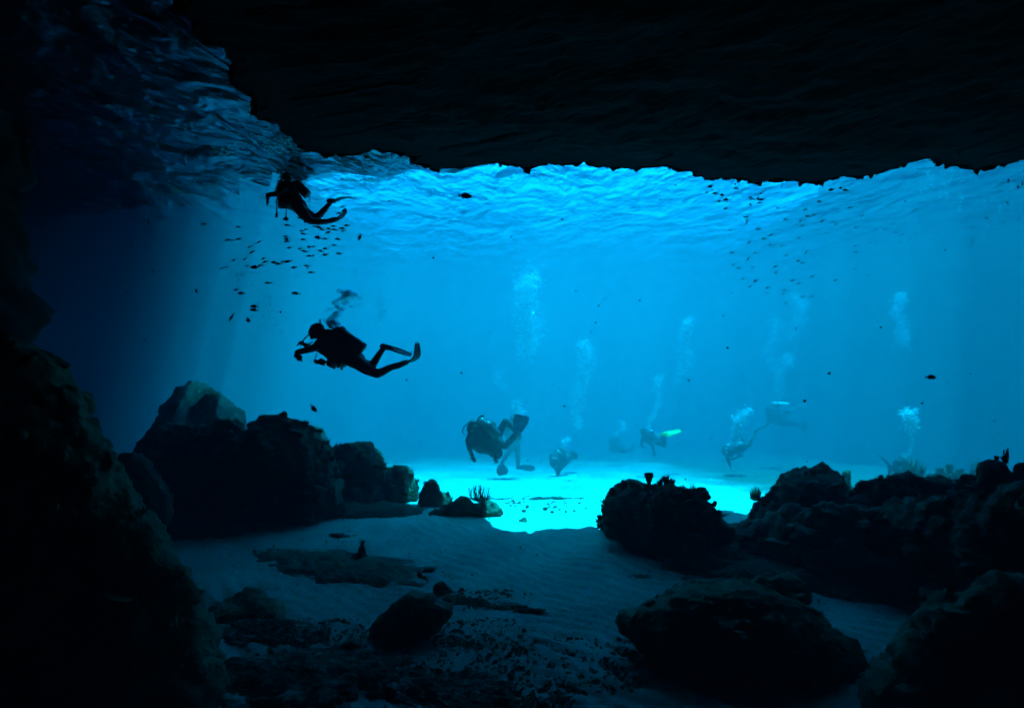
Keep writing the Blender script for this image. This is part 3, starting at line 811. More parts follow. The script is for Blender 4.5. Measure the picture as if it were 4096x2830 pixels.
def low(px, Y, rx, ry, h, rot, label, m, seed, cat='rock', name='flat_rock', a=.05):
    c = Vector(((px - 2048) / F * Y, Y, 0)); c.z = bed(c.x, c.y) - h * .3
    q = Matrix.Rotation(rot, 4, 'Z')
    bm = bmesh.new()
    M_ = Matrix.Translation(c) @ q @ Matrix.Diagonal((rx, ry, h, 1))
    bmesh.ops.create_icosphere(bm, subdivisions=6, radius=1, matrix=M_)
    me = bpy.data.meshes.new(name); bm.to_mesh(me); bm.free()
    for v_ in me.vertices:
        s = 1 + .35 * noise.fractal(Vector((v_.co.x * 1.3, v_.co.y * 1.3, seed)), 1, 2, 4)
        v_.co.x = c.x + (v_.co.x - c.x) * s; v_.co.y = c.y + (v_.co.y - c.y) * s
    me.update()
    roughen(me, a, 2.5, .02, 8, .012, seed)
    me.transform(Matrix.Translation(-c))
    o = new_obj(name, smooth(me), m); o.location = c
    return tag(o, label, cat)
low(1360, 8.55, 1.5, .62, .13, R(-22), 'flat algae-covered hump on the sand left of the channel', M_ALGAE, 31)
low(1560, 8.6, .55, .10, .07, R(-25), 'narrow dark ledge on the right flank of the algae-covered hump', M_BOULD, 32)
low(1950, 7.25, .5, .16, .07, R(-15), 'low dark rubble ledge trailing right from the small round stone', M_BOULD, 33)
low(2130, 7.05, .28, .06, .05, R(8), 'thin dark crust lying on the sand at the tip of the rubble ledge', M_BOULD, 34)
low(2560, 8.15, .16, .08, .05, 0, 'tiny brown tuft of algae on the open sand left of the rock shelf', M_ALGAE, 35, 'algae', 'algae_tuft', .02)
low(1200, 5.7, 1.15, .6, .16, R(10), 'dark rubble bank across the bottom left of the picture', M_PAVE, 36)
low(1750, 5.5, .9, .36, .10, R(-12), 'dark crusted patch at the bottom centre of the picture', M_PAVE, 37)
low(1080, 6.5, .7, .35, .13, R(-10), 'dark crusted slab between the humped rock and the rubble bank', M_PAVE, 38)
low(3010, 8.2, .7, .3, .12, R(-20), 'rubbly grey rock lying behind the coral head of the large foreground boulder', M_REEF, 39)
low(3350, 7.7, .5, .25, .12, R(-30), 'pale crusted rock at the foot of the right reef slope', M_REEF, 40)
low(2880, 8.95, .55, .4, .2, R(-15), 'knobbly brown rock between the rock shelf and the right slope', M_REEF, 50)
low(3110, 8.15, .95, .5, .22, R(-25), 'rubbly apron of dark reef spreading from the foot of the right slope', M_REEF, 51)
low(1480, 11.4, 1.2, .5, .25, R(-4), 'low dark apron of reef joining the feet of the left reef rocks', M_REEF, 52)
low(750, 10.2, 1.3, .5, .25, R(-4), 'low dark apron of reef below the crusty-topped left rock', M_REEF, 53)
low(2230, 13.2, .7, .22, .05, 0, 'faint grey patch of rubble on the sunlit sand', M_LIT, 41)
rock('stone', [pb(2092, 2092, 10.75, 22, 1, 1.0), pb(2096, 2078, 10.75, 12, 1, 1.1), pb(2075, 2100, 10.75, 18, 1, .6)], 'pointed stone silhouetted on the shadow line of the sand', 'stone', M_REEF, .02, .01, 6, .01, 12, .004, 42)
rock('stone', [pb(2088, 2040, 12.6, 18, 1, .9), pb(2094, 2050, 12.5, 18, 1, .9)], 'pale stone standing in the sun behind the pointed stone', 'stone', M_LIT, .03, .02, 6, .02, 12, .004, 43)
low(1370, 9.9, .25, .12, .06, 0, 'small flat rock on the shaded sand at the foot of the round-shouldered reef rock', M_REEF, 44)
low(1170, 9.0, .25, .08, .06, R(-5), 'small dark rock half buried in the sand below the tallest left reef rock', M_REEF, 45)

# rubble
def rubble(name, regions, count, label, m, seed, size=(.006, .024)):
    rnd = random.Random(seed)
    bm = bmesh.new()
    for _ in range(count):
        px0, py0, px1, py1, w_ = rnd.choices(regions, [r[4] for r in regions])[0]
        px, py = rnd.uniform(px0, px1), rnd.uniform(py0, py1)
        Y = EYE * F / (py - 1415)
        x = (px - 2048) / F * Y
        if noise.noise(Vector((x * 1.6, Y * 1.6, seed))) + .6 * noise.noise(Vector((x * 5, Y * 5, seed))) < rnd.uniform(-.5, .35): continue
        s = rnd.uniform(*size) * (1 + .9 * (rnd.random() ** 6))
        z = bed(x, Y) + s * .2
        q = Quaternion((rnd.random() - .5, rnd.random() - .5, rnd.random() - .5, rnd.random())).normalized()
        nv = ball(bm, Vector((x, Y, z)), (s * rnd.uniform(.7, 1.4), s * rnd.uniform(.7, 1.2), s * rnd.uniform(.4, .8)), q.to_matrix(), 1)
        for v_ in nv: v_.co += noise.noise_vector(v_.co * 25) * s * .35
    o = bm_obj(name, bm, m, sm=False)
    return tag(o, label, 'rubble', kind='stuff')
rubble('rubble', [(800, 2480, 1700, 2840, 5), (1700, 2560, 2300, 2840, 4), (2250, 2560, 2560, 2780, 1.2), (1500, 2480, 2150, 2620, 1.5), (1800, 2370, 2150, 2450, .8), (2450, 2560, 2800, 2760, .5)], 5500,
       'coral rubble and small dark stones strewn over the foreground sand', M_BOULD, 5)
rubble('rubble', [(2850, 2240, 3300, 2440, 3), (2500, 2150, 3000, 2330, 1.5), (700, 2080, 1400, 2200, 1), (1380, 2000, 2000, 2120, .6), (900, 2150, 1900, 2350, .8)], 900,
       'scattered rubble along the feet of the reef rocks', M_REEF, 6, (.006, .02))

rubble('rubble', [(1950, 1985, 2420, 2060, 3), (1900, 1930, 2400, 1990, 1)], 260, 'sparse pale rubble dotting the sunlit sand', M_LIT, 8, (.01, .03))

# sea whips and gorgonians
def whip(name, px, py, Y, wpx, hpx, n, label, m, seed, r=.007, lean=0.0):
    rnd = random.Random(seed)
    b = P(px, py, Y); W = wpx / F * Y; H = hpx / F * Y
    bm = bmesh.new()
    for i in range(n):
        t = (i + .5) / n * 2 - 1
        top = b + Vector((W * t + rnd.uniform(-.1, .1) * W + lean * W, rnd.uniform(-.5, .5) * W, H * (1 - .3 * abs(t)) * rnd.uniform(.75, 1.05)))
        mid = b.lerp(top, .4) + Vector((W * t * .35, 0, -H * .1))
        pts = curve([b + Vector((rnd.uniform(-.06, .06) * W, 0, 0)), mid, top], 5)
        tube(bm, pts, [r * (1.25 - .8 * j / (len(pts) - 1)) for j in range(len(pts))], 6)
        for _ in range(2):
            k_ = rnd.randint(3, 7)
            s = pts[k_]; e = s + Vector((rnd.uniform(-.18, .18) * W, rnd.uniform(-.15, .15) * W, H * rnd.uniform(.25, .45)))
            tube(bm, curve([s, s.lerp(e, .5) + Vector((rnd.uniform(-.03, .03) * W, 0, -H * .03)), e], 3), r * .75, 5)
    o = bm_obj(name, bm, m)
    o.data.transform(Matrix.Translation(-b)); o.location = b
    return tag(o, label, 'sea whip')
whip('sea_whip', 1918, 2006, 11.0, 48, 78, 13, 'bushy upright sea whip on the low rock beside the sunlit sand', M_WHIP, 1, .009)
whip('sea_whip', 1890, 2024, 10.9, 8, 22, 4, 'tiny sea whip in the notch left of the bushy one', M_WHIP, 2, .006)
whip('gorgonian', 3650, 1940, 13.4, 42, 118, 26, 'ochre gorgonian fan beside the diver behind the right ridge', M_OCHRE, 3, .014, .4)
whip('gorgonian', 3022, 2000, 11.5, 26, 58, 22, 'bushy gorgonian at the left end of the flat-topped mound', M_OCHRE, 4, .012)
whip('gorgonian', 4025, 1850, 8.0, 10, 62, 7, 'slender dark gorgonian on the dome at the right edge', M_WHIP, 5, .012)
whip('gorgonian', 3905, 1900, 14.5, 26, 70, 14, 'faint brownish gorgonian behind the dome at the right edge', M_OCHRE, 6, .01)
whip('gorgonian', 2772, 1965, 9.1, 10, 34, 5, 'small twiggy gorgonian left of the round coral head', M_WHIP, 7, .008)

# ------------------------------------------------------------------ people
def hand(bm, wrist, d, palm_n, scale=1.0, curl=.5, side=1):
    """palm, four fingers of different lengths with bends, thumb from the palm's side"""
    d = d.normalized(); nrm = (palm_n - d * palm_n.dot(d)).normalized(); sd = d.cross(nrm).normalized() * side
    pc = wrist + d * .045 * scale
    for t in (-1, -.33, .33, 1):
        capsule(bm, wrist + sd * t * .016 * scale, .019 * scale, pc + sd * t * .028 * scale + d * .03 * scale, .014 * scale)
    for i, L0 in enumerate((.068, .078, .072, .056)):
        t = -1 + i * 2 / 3
        p = pc + sd * t * .031 * scale + d * .035 * scale
        a = 0.15
        dd = d
        for s_, rr in ((.45, .0105), (.32, .0095), (.23, .0085)):
            a2 = curl * (1 + .15 * i)
            dd = (dd * math.cos(a2) + nrm * math.sin(a2)).normalized()
            q = p + dd * L0 * s_ * scale
            capsule(bm, p, rr * scale, q, rr * .93 * scale, 1)
            p = q
    p = wrist - sd * .03 * scale + d * .02 * scale
    dd = (d * .7 - sd * .7 + nrm * .25).normalized()
    q = p + dd * .04 * scale
    capsule(bm, p, .014 * scale, q, .012 * scale, 1)
    capsule(bm, q, .012 * scale, q + (dd * .6 + d * .6).normalized() * .03 * scale, .0095 * scale, 1)

def fin(parent, path, wv, width, m, rib=True):
    """swim fin: foot pocket, blade that widens to the tip and side rails, along a bent path"""
    pts = curve([Vector(p) for p in path], 5)
    n = len(pts); wv = wv.normalized()
    bm = bmesh.new()
    v = []
    for i, p in enumerate(pts):
        t = i / (n - 1)
        d = (pts[min(i + 1, n - 1)] - pts[max(i - 1, 0)]).normalized()
        wd = (wv - d * wv.dot(d)).normalized(); up = d.cross(wd).normalized()
        W = width * (.42 + .58 * min(1, t / .55)) * (1 if t < .8 else 1 - 1.6 * (t - .8) ** 1.3 * 2)
        T = .011 * (1.3 - t)
        row = []
        for sx, sy in ((-1, 1), (-.85, 1.6), (-.7, .6), (0, .45), (.7, .6), (.85, 1.6), (1, 1), (1, -1), (.85, -1.6), (.7, -.6), (0, -.45), (-.7, -.6), (-.85, -1.6), (-1, -1)):
            row.append(bm.verts.new(p + wd * sx * W + up * sy * T))
        v.append(row)
    k = len(v[0])
    for a, b in zip(v, v[1:]):
        for i in range(k): bm.faces.new((a[i], a[(i + 1) % k], b[(i + 1) % k], b[i]))
    bm.faces.new(v[0][::-1]); bm.faces.new(v[-1])
    capsule(bm, pts[0], .055, pts[0].lerp(pts[min(n - 1, n // 3)], .9), .045)
    bmesh.ops.recalc_face_normals(bm, faces=bm.faces)
    me = bpy.data.meshes.new('fin'); bm.to_mesh(me); bm.free(); smooth(me)
    return attach('fin', me, m, parent)

def attach(name, me, m, parent, label=None):
    me.transform(Matrix.Translation(-parent.location))
    me.materials.clear(); me.materials.append(m)
    o = bpy.data.objects.new(name, me); COL.objects.link(o); o.parent = parent
    return tag(o, label)

def part(name, bm, m, parent, sm=True, label=None):
    me = bpy.data.meshes.new(name); bm.to_mesh(me); bm.free()
    if sm: smooth(me)
    return attach(name, me, m, parent, label)

def tank(parent, a, b, r, m, label=None):
    """cylinder with domed shoulder, valve and cam strap; a is the valve end"""
    d = (b - a).normalized(); Ln = (b - a).length
    bm = bmesh.new()
    pr = [(-.09, .15), (-.05, .15), (-.03, .22), (0, .3), (.02, .62), (.05, .86), (.09, .98), (.14, 1), (Ln - .03, 1), (Ln - .005, .93), (Ln, .8)]
    tube(bm, [a + d * t for t, _ in pr], [r * s for _, s in pr], 20)
    t_ = part('air_tank', bm, m, parent, label=label)
    u, w_ = frame(d)
    bm = bmesh.new()
    tube(bm, [a - d * .07 - u * .05, a - d * .07 + u * .06], .022, 10); ball(bm, a - d * .1, .03)
    me = bpy.data.meshes.new('valve'); bm.to_mesh(me); bm.free(); smooth(me)
    me.transform(Matrix.Translation(-parent.location)); me.materials.append(M_STEEL)
    o = bpy.data.objects.new('valve', me); COL.objects.link(o); o.parent = t_
    for f_ in (.32,):
        bm = bmesh.new()
        c = a + d * Ln * f_
        tube(bm, [c - d * .03, c - d * .028, c + d * .028, c + d * .03], [r * 1.0, r * 1.08, r * 1.08, r * 1.0], 20)
        me = bpy.data.meshes.new('strap'); bm.to_mesh(me); bm.free(); smooth(me)
        me.transform(Matrix.Translation(-parent.location)); me.materials.append(M_VEST)
        o = bpy.data.objects.new('strap', me); COL.objects.link(o); o.parent = t_
    return t_

def person(px, py, Y, label):
    o = empty('person', P(px, py, Y))
    return tag(o, label, 'diver', 'divers in the water')

def body_from(parent, chains, extra, voxel, m, hands=(), relax=3, name='body'):
    bm = bmesh.new()
    for c in chains: chain(bm, c)
    for c, r in extra: ball(bm, c, r, sub=3)
    for h in hands: hand(bm, *h)
    me = smooth(remesh(bm, voxel, relax))
    return attach(name, me, m, parent)

def face(extra, c, fd, up, s=1.0):
    """nose, brow, chin and ears as small volumes of the head"""
    fd = fd.normalized(); sd = fd.cross(up).normalized(); up = sd.cross(fd).normalized()
    extra += [(c + fd * .095 * s, .022 * s), (c + fd * .085 * s - up * .03 * s, (.018 * s,) * 3), (c + fd * .07 * s - up * .085 * s, .036 * s), (c + fd * .07 * s + up * .035 * s, .045 * s),
              (c + sd * .085 * s, (.02 * s, .02 * s, .03 * s)), (c - sd * .085 * s, (.02 * s, .02 * s, .03 * s))]

def mask(parent, c, fd, up):
    fd = fd.normalized(); sd = fd.cross(up).normalized(); up = sd.cross(fd).normalized()
    q = Matrix((sd, fd, up)).transposed()
    bm = bmesh.new()
    ball(bm, c + fd * .095 + up * .02, (.08, .03, .045), q, 3)
    mk = part('mask', bm, M_RUB, parent)
    bm = bmesh.new()
    ball(bm, c + fd * .112 + up * .022, (.066, .02, .034), q, 3)
    me = bpy.data.meshes.new('lens'); bm.to_mesh(me); bm.free(); smooth(me)
    me.transform(Matrix.Translation(-parent.location)); me.materials.append(M_GLASSY)
    o = bpy.data.objects.new('lens', me); COL.objects.link(o); o.parent = mk
    bm = bmesh.new()
    u = [c + (sd * math.cos(a) * .112 + fd * math.sin(a) * .118) + up * .02 for a in [math.pi * (.1 - 1.2 * i / 14) for i in range(15)]]
    tube(bm, u, .01, 6)
    me = bpy.data.meshes.new('mask_strap'); bm.to_mesh(me); bm.free(); me.transform(Matrix.Translation(-parent.location)); me.materials.append(M_RUB)
    o = bpy.data.objects.new('mask_strap', me); COL.objects.link(o); o.parent = mk
    bm = bmesh.new()
    ball(bm, c + fd * .12 - up * .06, (.04, .035, .035), q, 2)
    part('regulator', bm, M_RUB, parent)

def hose(parent, pts, r=.011, name='hose'):
    bm = bmesh.new(); tube(bm, curve(pts, 6), r, 8)
    return part(name, bm, M_RUB, parent)

def vest(parent, lumps, voxel, seed=0, m=None):
    bm = bmesh.new()
    for c, r in lumps: ball(bm, c, r, sub=3)
    me = remesh(bm, voxel, 1)
    roughen(me, .02, 5, .012, 9, 0, seed)
    return attach('buoyancy_vest', smooth(me), m or M_VEST, parent)

# --- diver 1: black silhouette swimming left, knees bent
def q1(x, y, dy=0.0): return P(1140 + x * .2511, 1140 + y * .2511, 10.4 + dy)
p = person(1400, 1400, 10.4, 'large black silhouette of a diver swimming left with bent knees')
hc = q1(495, 725)
ex = [(hc, (.115, .105, .125)), (q1(530, 700), (.11, .1, .11)), (q1(470, 770), .085)]
fd = Vector((-.80, -.25, -.55)); upv = Vector((-.5, 0, .85))
face(ex, hc, fd, upv)
ex += [(q1(690, 930), (.2, .2, .17)), (q1(900, 1060), (.2, .18, .17)), (q1(1120, 1190), (.17, .17, .15))]
chains = [[(hc, .08), (q1(610, 850), .085), (q1(700, 930), .15), (q1(900, 1060), .16), (q1(1120, 1190), .15)],
          [(q1(650, 900, -.17), .09), (q1(440, 1010, -.25), .06), (q1(250, 1055, -.22), .05), (q1(195, 1065, -.2), .042)],
          [(q1(650, 880, .17), .085), (q1(420, 1010, .25), .055), (q1(320, 950, .2), .04)],
          [(q1(1130, 1210, -.1), .125), (q1(1300, 1330, -.11), .105), (q1(1470, 1412, -.12), .076), (q1(1570, 1370, -.12), .068), (q1(1660, 1320, -.11), .06), (q1(1800, 1270, -.1), .045)],
          [(q1(1130, 1200, .1), .12), (q1(1270, 1270, .11), .1), (q1(1390, 1280, .12), .072), (q1(1450, 1180, .12), .062), (q1(1500, 1100, .12), .055), (q1(1580, 990, .12), .045)]]
body_from(p, chains, ex, .0115, M_SUIT, hands=[(q1(190, 1085, -.2), Vector((.25, 0, -1)), Vector((1, .2, 0)), 1.15, .45, 1), (q1(310, 940, .2), Vector((-1, 0, .2)), Vector((0, -.2, -1)), 1.05, .6, 1)])
mask(p, hc, fd, upv)
tank(p, q1(790, 705, .0), q1(1262, 1018, .0), .098, M_TANK)
vest(p, [(q1(700, 800), (.13, .2, .12)), (q1(880, 730), (.10, .16, .09)), (q1(760, 1000), (.21, .22, .22)), (q1(860, 1130), (.16, .21, .16)), (q1(640, 960), (.16, .2, .17)), (q1(560, 960), (.1, .2, .13)),
         (q1(760, 1230), (.08, .2, .09)), (q1(900, 1260), (.07, .2, .06)), (q1(930, 730), (.06, .12, .07)), (q1(990, 1090), (.15, .2, .13))], .02, 1)
fin(p, [q1(1770, 1290, -.1), q1(1900, 1235, -.1), q1(2030, 1195, -.1), q1(2105, 1110, -.1), q1(2105, 915, -.1)], Vector((.42, 1, .05)), .105, M_RUB)
fin(p, [q1(1560, 975, .12), q1(1700, 1005, .12), q1(1860, 1060, .12), q1(2015, 1118, .12)], Vector((-.1, 1, .42)), .10, M_RUB)
hose(p, [q1(690, 700, -.1), q1(560, 740, -.16), q1(420, 770, -.17), q1(330, 830, -.15), q1(285, 890, -.1), q1(310, 925, -.1), q1(370, 940, -.12), q1(440, 900, -.14)])
bm = bmesh.new(); ball(bm, q1(255, 918, .12), (.045, .03, .035)); part('gauge', bm, M_RUB, p)
bm = bmesh.new(); tube(bm, curve([q1(580, 700, -.12), q1(572, 640, -.12), q1(558, 590, -.12), q1(556, 545, -.12)], 4), .014, 8); part('snorkel', bm, M_RUB, p)
bm = bmesh.new()
cc = q1(590, 1225, -.16)
bmesh.ops.create_cube(bm, size=1, matrix=Matrix.Translation(cc) @ Matrix.Rotation(R(25), 4, 'Y') @ Matrix.Diagonal((.12, .06, .1, 1)))
bmesh.ops.bevel(bm, geom=bm.edges[:] , offset=.012, segments=2, affect='EDGES')
tube(bm, [cc + Vector((-.05, 0, 0)), cc + Vector((-.12, 0, .01))], .035, 12)
part('camera_box', bm, M_RUB, p, False)
hose(p, [q1(500, 1080, -.16), q1(485, 1150, -.16), q1(462, 1210, -.16)], .008, 'lanyard')
bm = bmesh.new(); chain(bm, [(q1(190, 1120, -.2), .05), (q1(235, 1150, -.2), .045)]); ball(bm, q1(228, 1180, -.2), (.05, .04, .03)); part('torch', bm, M_RUB, p)
for a_ in ((780, 1320), (905, 1330), (850, 1300)):
    bm = bmesh.new(); ball(bm, q1(*a_, -.1), (.028, .03, .022)); part('weight_pouch', bm, M_VEST, p)

# --- diver 2: at the surface, head above water
def q2(x, y, dy=0.0): return P(1040 + x * .188, 664 + y * .188, 12.9 + dy)
p = person(1200, 800, 12.9, 'dark diver hanging at the surface with dangling gauges above the fish school')
hc = q2(560, 255)
fd = Vector((-.9, -.3, -.1)); upv = Vector((0, 0, 1))
ex = [(hc, (.11, .1, .13))]
face(ex, hc, fd, upv)
ex += [(q2(600, 560), (.23, .2, .2)), (q2(700, 720), (.2, .18, .17)), (q2(830, 850), (.17, .17, .16))]
chains = [[(hc, .08), (q2(560, 360), .09), (q2(580, 480), .17), (q2(680, 680), .17), (q2(830, 860), .15)],
          [(q2(520, 480, -.18), .085), (q2(360, 590, -.22), .06), (q2(175, 610, -.2), .045), (q2(165, 690, -.2), .036)],
          [(q2(540, 560, .18), .08), (q2(430, 760, .2), .055), (q2(430, 860, .15), .045), (q2(520, 870, .05), .04)],
          [(q2(830, 880, -.1), .13), (q2(960, 1060, -.11), .11), (q2(1080, 1165, -.12), .08), (q2(1230, 1190, -.12), .065), (q2(1400, 1180, -.1), .055), (q2(1560, 1160, -.1), .045)],
          [(q2(830, 860, .1), .13), (q2(1010, 1020, .11), .11), (q2(1190, 1110, .12), .08), (q2(1300, 1010, .12), .07), (q2(1400, 890, .12), .055), (q2(1510, 770, .12), .045)]]
body_from(p, chains, ex, .0125, M_SUIT, hands=[(q2(160, 715, -.2), Vector((-.15, 0, -1)), Vector((1, 0, 0)), 1.05, .35, 1), (q2(530, 870, .05), Vector((1, 0, .1)), Vector((0, 0, -1)), 1, .5, 1)])
mask(p, hc, fd, upv)
tank(p, q2(720, 330, .02), q2(1020, 620, .02), .1, M_TANK)
vest(p, [(q2(560, 480), (.2, .2, .2)), (q2(520, 640), (.16, .2, .16)), (q2(660, 760), (.18, .2, .16)), (q2(700, 480), (.15, .18, .14)), (q2(560, 780), (.12, .18, .1))], .022, 2)
fin(p, [q2(1530, 1150, -.1), q2(1660, 1120, -.1), q2(1780, 1020, -.1), q2(1830, 900, -.1)], Vector((.15, 1, .1)), .1, M_RUB)
fin(p, [q2(1470, 740, .12), q2(1600, 740, .12), q2(1780, 670, .12), q2(2050, 675, .12)], Vector((0, 1, .12)), .1, M_RUB)
hose(p, [q2(400, 620, -.2), q2(358, 700, -.2), q2(360, 850, -.2), q2(356, 1000, -.2)], .013)
bm = bmesh.new(); chain(bm, [(q2(356, 1010, -.2), .022), (q2(350, 1070, -.2), .028)]); part('gauge', bm, M_RUB, p)
hose(p, [q2(560, 800, -.15), q2(558, 930, -.15), q2(550, 1060, -.15)], .011)
bm = bmesh.new(); ball(bm, q2(555, 1120, -.15), (.045, .04, .05)); ball(bm, q2(505, 1120, -.15), (.03, .03, .02)); part('spare_regulator', bm, M_RUB, p)
hose(p, [q2(430, 380, -.1), q2(350, 450, -.12), q2(340, 530, -.12), q2(420, 600, -.12)], .01)
hose(p, [q2(1040, 640, .0), q2(1055, 720, 0), q2(1030, 800, 0)], .009, 'strap')

# --- diver 3: seen from behind, legs folded up to the right
def q3(x, y, dy=0.0): return P(1820 + x * .213, 1580 + y * .213, 13.6 + dy)
p = person(1940, 1740, 13.6, 'bulky dark diver seen from behind with a looped hose and one fin raised')
hc = q3(375, 600, -.02)
fd = Vector((-.8, .5, -.1)); upv = Vector((-.2, 0, 1))
ex = [(hc, (.125, .115, .13))]
face(ex, hc, fd, upv)
ex += [(q3(450, 760), (.26, .2, .27)), (q3(620, 850), (.24, .2, .26))]
chains = [[(hc, .09), (q3(440, 700), .15), (q3(560, 820), .2), (q3(760, 860), .17)],
          [(q3(330, 700, -.1), .09), (q3(248, 850, -.12), .07), (q3(262, 980, -.12), .055), (q3(320, 1130, -.1), .04)],
          [(q3(740, 720, .15), .1), (q3(830, 900, .15), .07), (q3(800, 1030, .1), .05), (q3(765, 1150, .0), .042)],
          [(q3(760, 860, -.05), .14), (q3(940, 950, -.08), .085), (q3(1060, 830, -.08), .075), (q3(1170, 690, -.08), .05)],
          [(q3(780, 780, .1), .12), (q3(880, 620, .12), .085), (q3(945, 480, .12), .07), (q3(1030, 560, .12), .065), (q3(1110, 660, .12), .045)]]
body_from(p, chains, ex, .0125, M_SUIT, hands=[(q3(325, 1140, -.1), Vector((.45, 0, -1)), Vector((0, 1, -.1)), 1.05, .12, 1), (q3(763, 1170, 0), Vector((.1, 0, -1)), Vector((0, 1, 0)), 1, .4, 1)])
mask(p, hc, fd, upv)
tank(p, q3(560, 500, -.22), q3(800, 760, -.24), .11, M_TANK)
vest(p, [(q3(420, 620), (.24, .18, .17)), (q3(580, 640), (.26, .2, .24)), (q3(450, 850), (.22, .2, .25)), (q3(620, 900), (.25, .2, .26)), (q3(520, 1000), (.16, .17, .13)), (q3(440, 1040), (.06, .1, .06)),
         (q3(700, 1060), (.1, .13, .12)), (q3(700, 760), (.19, .19, .2)), (q3(540, 500), (.14, .14, .08)), (q3(350, 520), (.12, .12, .07))], .02, 3)
fin(p, [q3(1170, 690, -.08), q3(1195, 620, -.08), q3(1225, 520, -.1), q3(1255, 400, -.1), q3(1262, 370, -.1)], Vector((1, .1, .25)), .17, M_BLUE)
fin(p, [q3(1130, 670, .12), q3(1180, 760, .14), q3(1170, 840, .3)], Vector((.6, .6, 0)), .09, M_RUB)
hose(p, [q3(420, 500, -.1), q3(290, 505, -.1), q3(190, 570, -.12), q3(140, 660, -.12), q3(155, 710, -.1), q3(215, 745, -.08)], .013)
bm = bmesh.new(); tube(bm, curve([q3(420, 500, -.1), q3(440, 440, -.1), q3(490, 380, -.1)], 4), .018, 8); part('snorkel', bm, M_RUB, p)
hose(p, [q3(700, 900, -.15), q3(760, 1020, -.15), q3(760, 1150, -.1)], .012)
bm = bmesh.new(); chain(bm, [(q3(765, 1170, -.1), .045), (q3(775, 1240, -.1), .045)]); part('gauge', bm, M_RUB, p)
bm = bmesh.new(); ball(bm, q3(830, 1090, -.1), (.08, .06, .12)); ball(bm, q3(250, 620, -.1), (.04, .04, .06)); part('pouch', bm, M_VEST, p)

# --- diver 4: upright behind diver 3, paler, both fins seen
def q4(x, y, dy=0.0): return P(1820 + x * .213, 1580 + y * .213, 19.0 + dy)
p = person(2050, 1760, 19.0, 'upright diver in a pale top whose two fins point down and right')
hc = q4(1100, 430)
fd = Vector((-.1, -1, 0)); upv = Vector((0, 0, 1))
ex = [(hc, (.12, .11, .14))]
face(ex, hc, fd, upv)
ex += [(q4(1060, 680), (.2, .15, .26)), (q4(1090, 830), (.19, .14, .17))]
chains = [[(hc, .08), (q4(1080, 560), .13), (q4(1060, 700), .19), (q4(1100, 850), .17)],
          [(q4(1180, 600), .09), (q4(1200, 760), .06), (q4(1240, 820, -.1), .04)],
          [(q4(980, 600), .09), (q4(940, 720, -.1), .06), (q4(990, 800, -.2), .045)],
          [(q4(1060, 860), .13), (q4(1045, 1030), .1), (q4(960, 1140), .075), (q4(885, 1270), .055)],
          [(q4(1150, 860), .13), (q4(1175, 1050), .1), (q4(1185, 1180), .08), (q4(1182, 1330), .058)]]
body_from(p, chains, ex, .017, M_PALE, hands=[(q4(1240, 820, -.1), Vector((.6, -.6, -.2)), Vector((0, 0, -1)), 1.1, .3, 1)], relax=2)
mask(p, hc, fd, upv)
tank(p, q4(1000, 480, .2), q4(1010, 760, .25), .1, M_TANKG)
vest(p, [(q4(1000, 680), (.13, .14, .26)), (q4(1120, 660), (.1, .14, .2))], .03, 4)
fin(p, [q4(872, 1300), q4(880, 1380), q4(905, 1500)], Vector((1, .1, .1)), .18, M_RUB)
fin(p, [q4(1180, 1355), q4(1300, 1355), q4(1500, 1375)], Vector((0, .5, 1)), .1, M_RUB)

# --- diver 5: seen head on from below, hunched
def q5(x, y, dy=0.0): return P(2150 + x * .2597, 1650 + y * .2597, 19.8 + dy)
p = person(2240, 1850, 19.8, 'hunched diver facing us low over the bright sand with a pale chest')
hc = q5(320, 600, -.1)
fd = Vector((-.2, -1, -.3)); upv = Vector((0, 0, 1))
ex = [(hc, (.13, .12, .14))]
face(ex, hc, fd, upv)
ex += [(q5(310, 700), (.22, .2, .24)), (q5(325, 800), (.17, .18, .18))]
chains = [[(hc, .1), (q5(315, 690), .18), (q5(325, 800), .15), (q5(335, 850), .1)],
          [(q5(220, 660), .09), (q5(210, 780, -.1), .06), (q5(290, 880, -.2), .045)],
          [(q5(410, 660), .09), (q5(430, 780, -.1), .06), (q5(340, 895, -.2), .045)],
          [(q5(400, 760, .2), .12), (q5(470, 700, .5), .09), (q5(510, 650, .6), .07)],
          [(q5(400, 780, .3), .12), (q5(480, 720, .6), .09), (q5(540, 690, .8), .06)]]
body_from(p, chains, ex, .018, M_SUIT, hands=[(q5(290, 880, -.2), Vector((.5, -.2, -.6)), Vector((0, 1, 0)), 1.2, .4, 1), (q5(340, 895, -.2), Vector((-.5, -.2, -.6)), Vector((0, 1, 0)), 1.2, .4, -1)], relax=2)
mask(p, hc, fd, upv)
vest(p, [(q5(300, 700, -.05), (.22, .16, .2)), (q5(340, 620, .1), (.19, .2, .17))], .03, 5)
bm = bmesh.new(); ball(bm, q5(280, 650, -.28), (.08, .05, .1)); ball(bm, q5(300, 830, -.22), (.06, .05, .05)); part('chest_pad', bm, M_PALE, p)
bm = bmesh.new(); tube(bm, [q5(225, 690, -.32), q5(310, 705, -.32)], .018, 8); tube(bm, [q5(295, 570, -.3), q5(370, 620, -.3)], .016, 8); part('reflective_strap', bm, M_TANKW, p)
tank(p, q5(380, 560, .25), q5(420, 680, .8), .1, M_TANKG)
fin(p, [q5(500, 640, .6), q5(540, 640, .8), q5(600, 690, .9)], Vector((.2, .3, 1)), .12, M_RUB)
fin(p, [q5(530, 700, .8), q5(570, 670, 1), q5(620, 680, 1.1)], Vector((0, .4, 1)), .1, M_RUB)

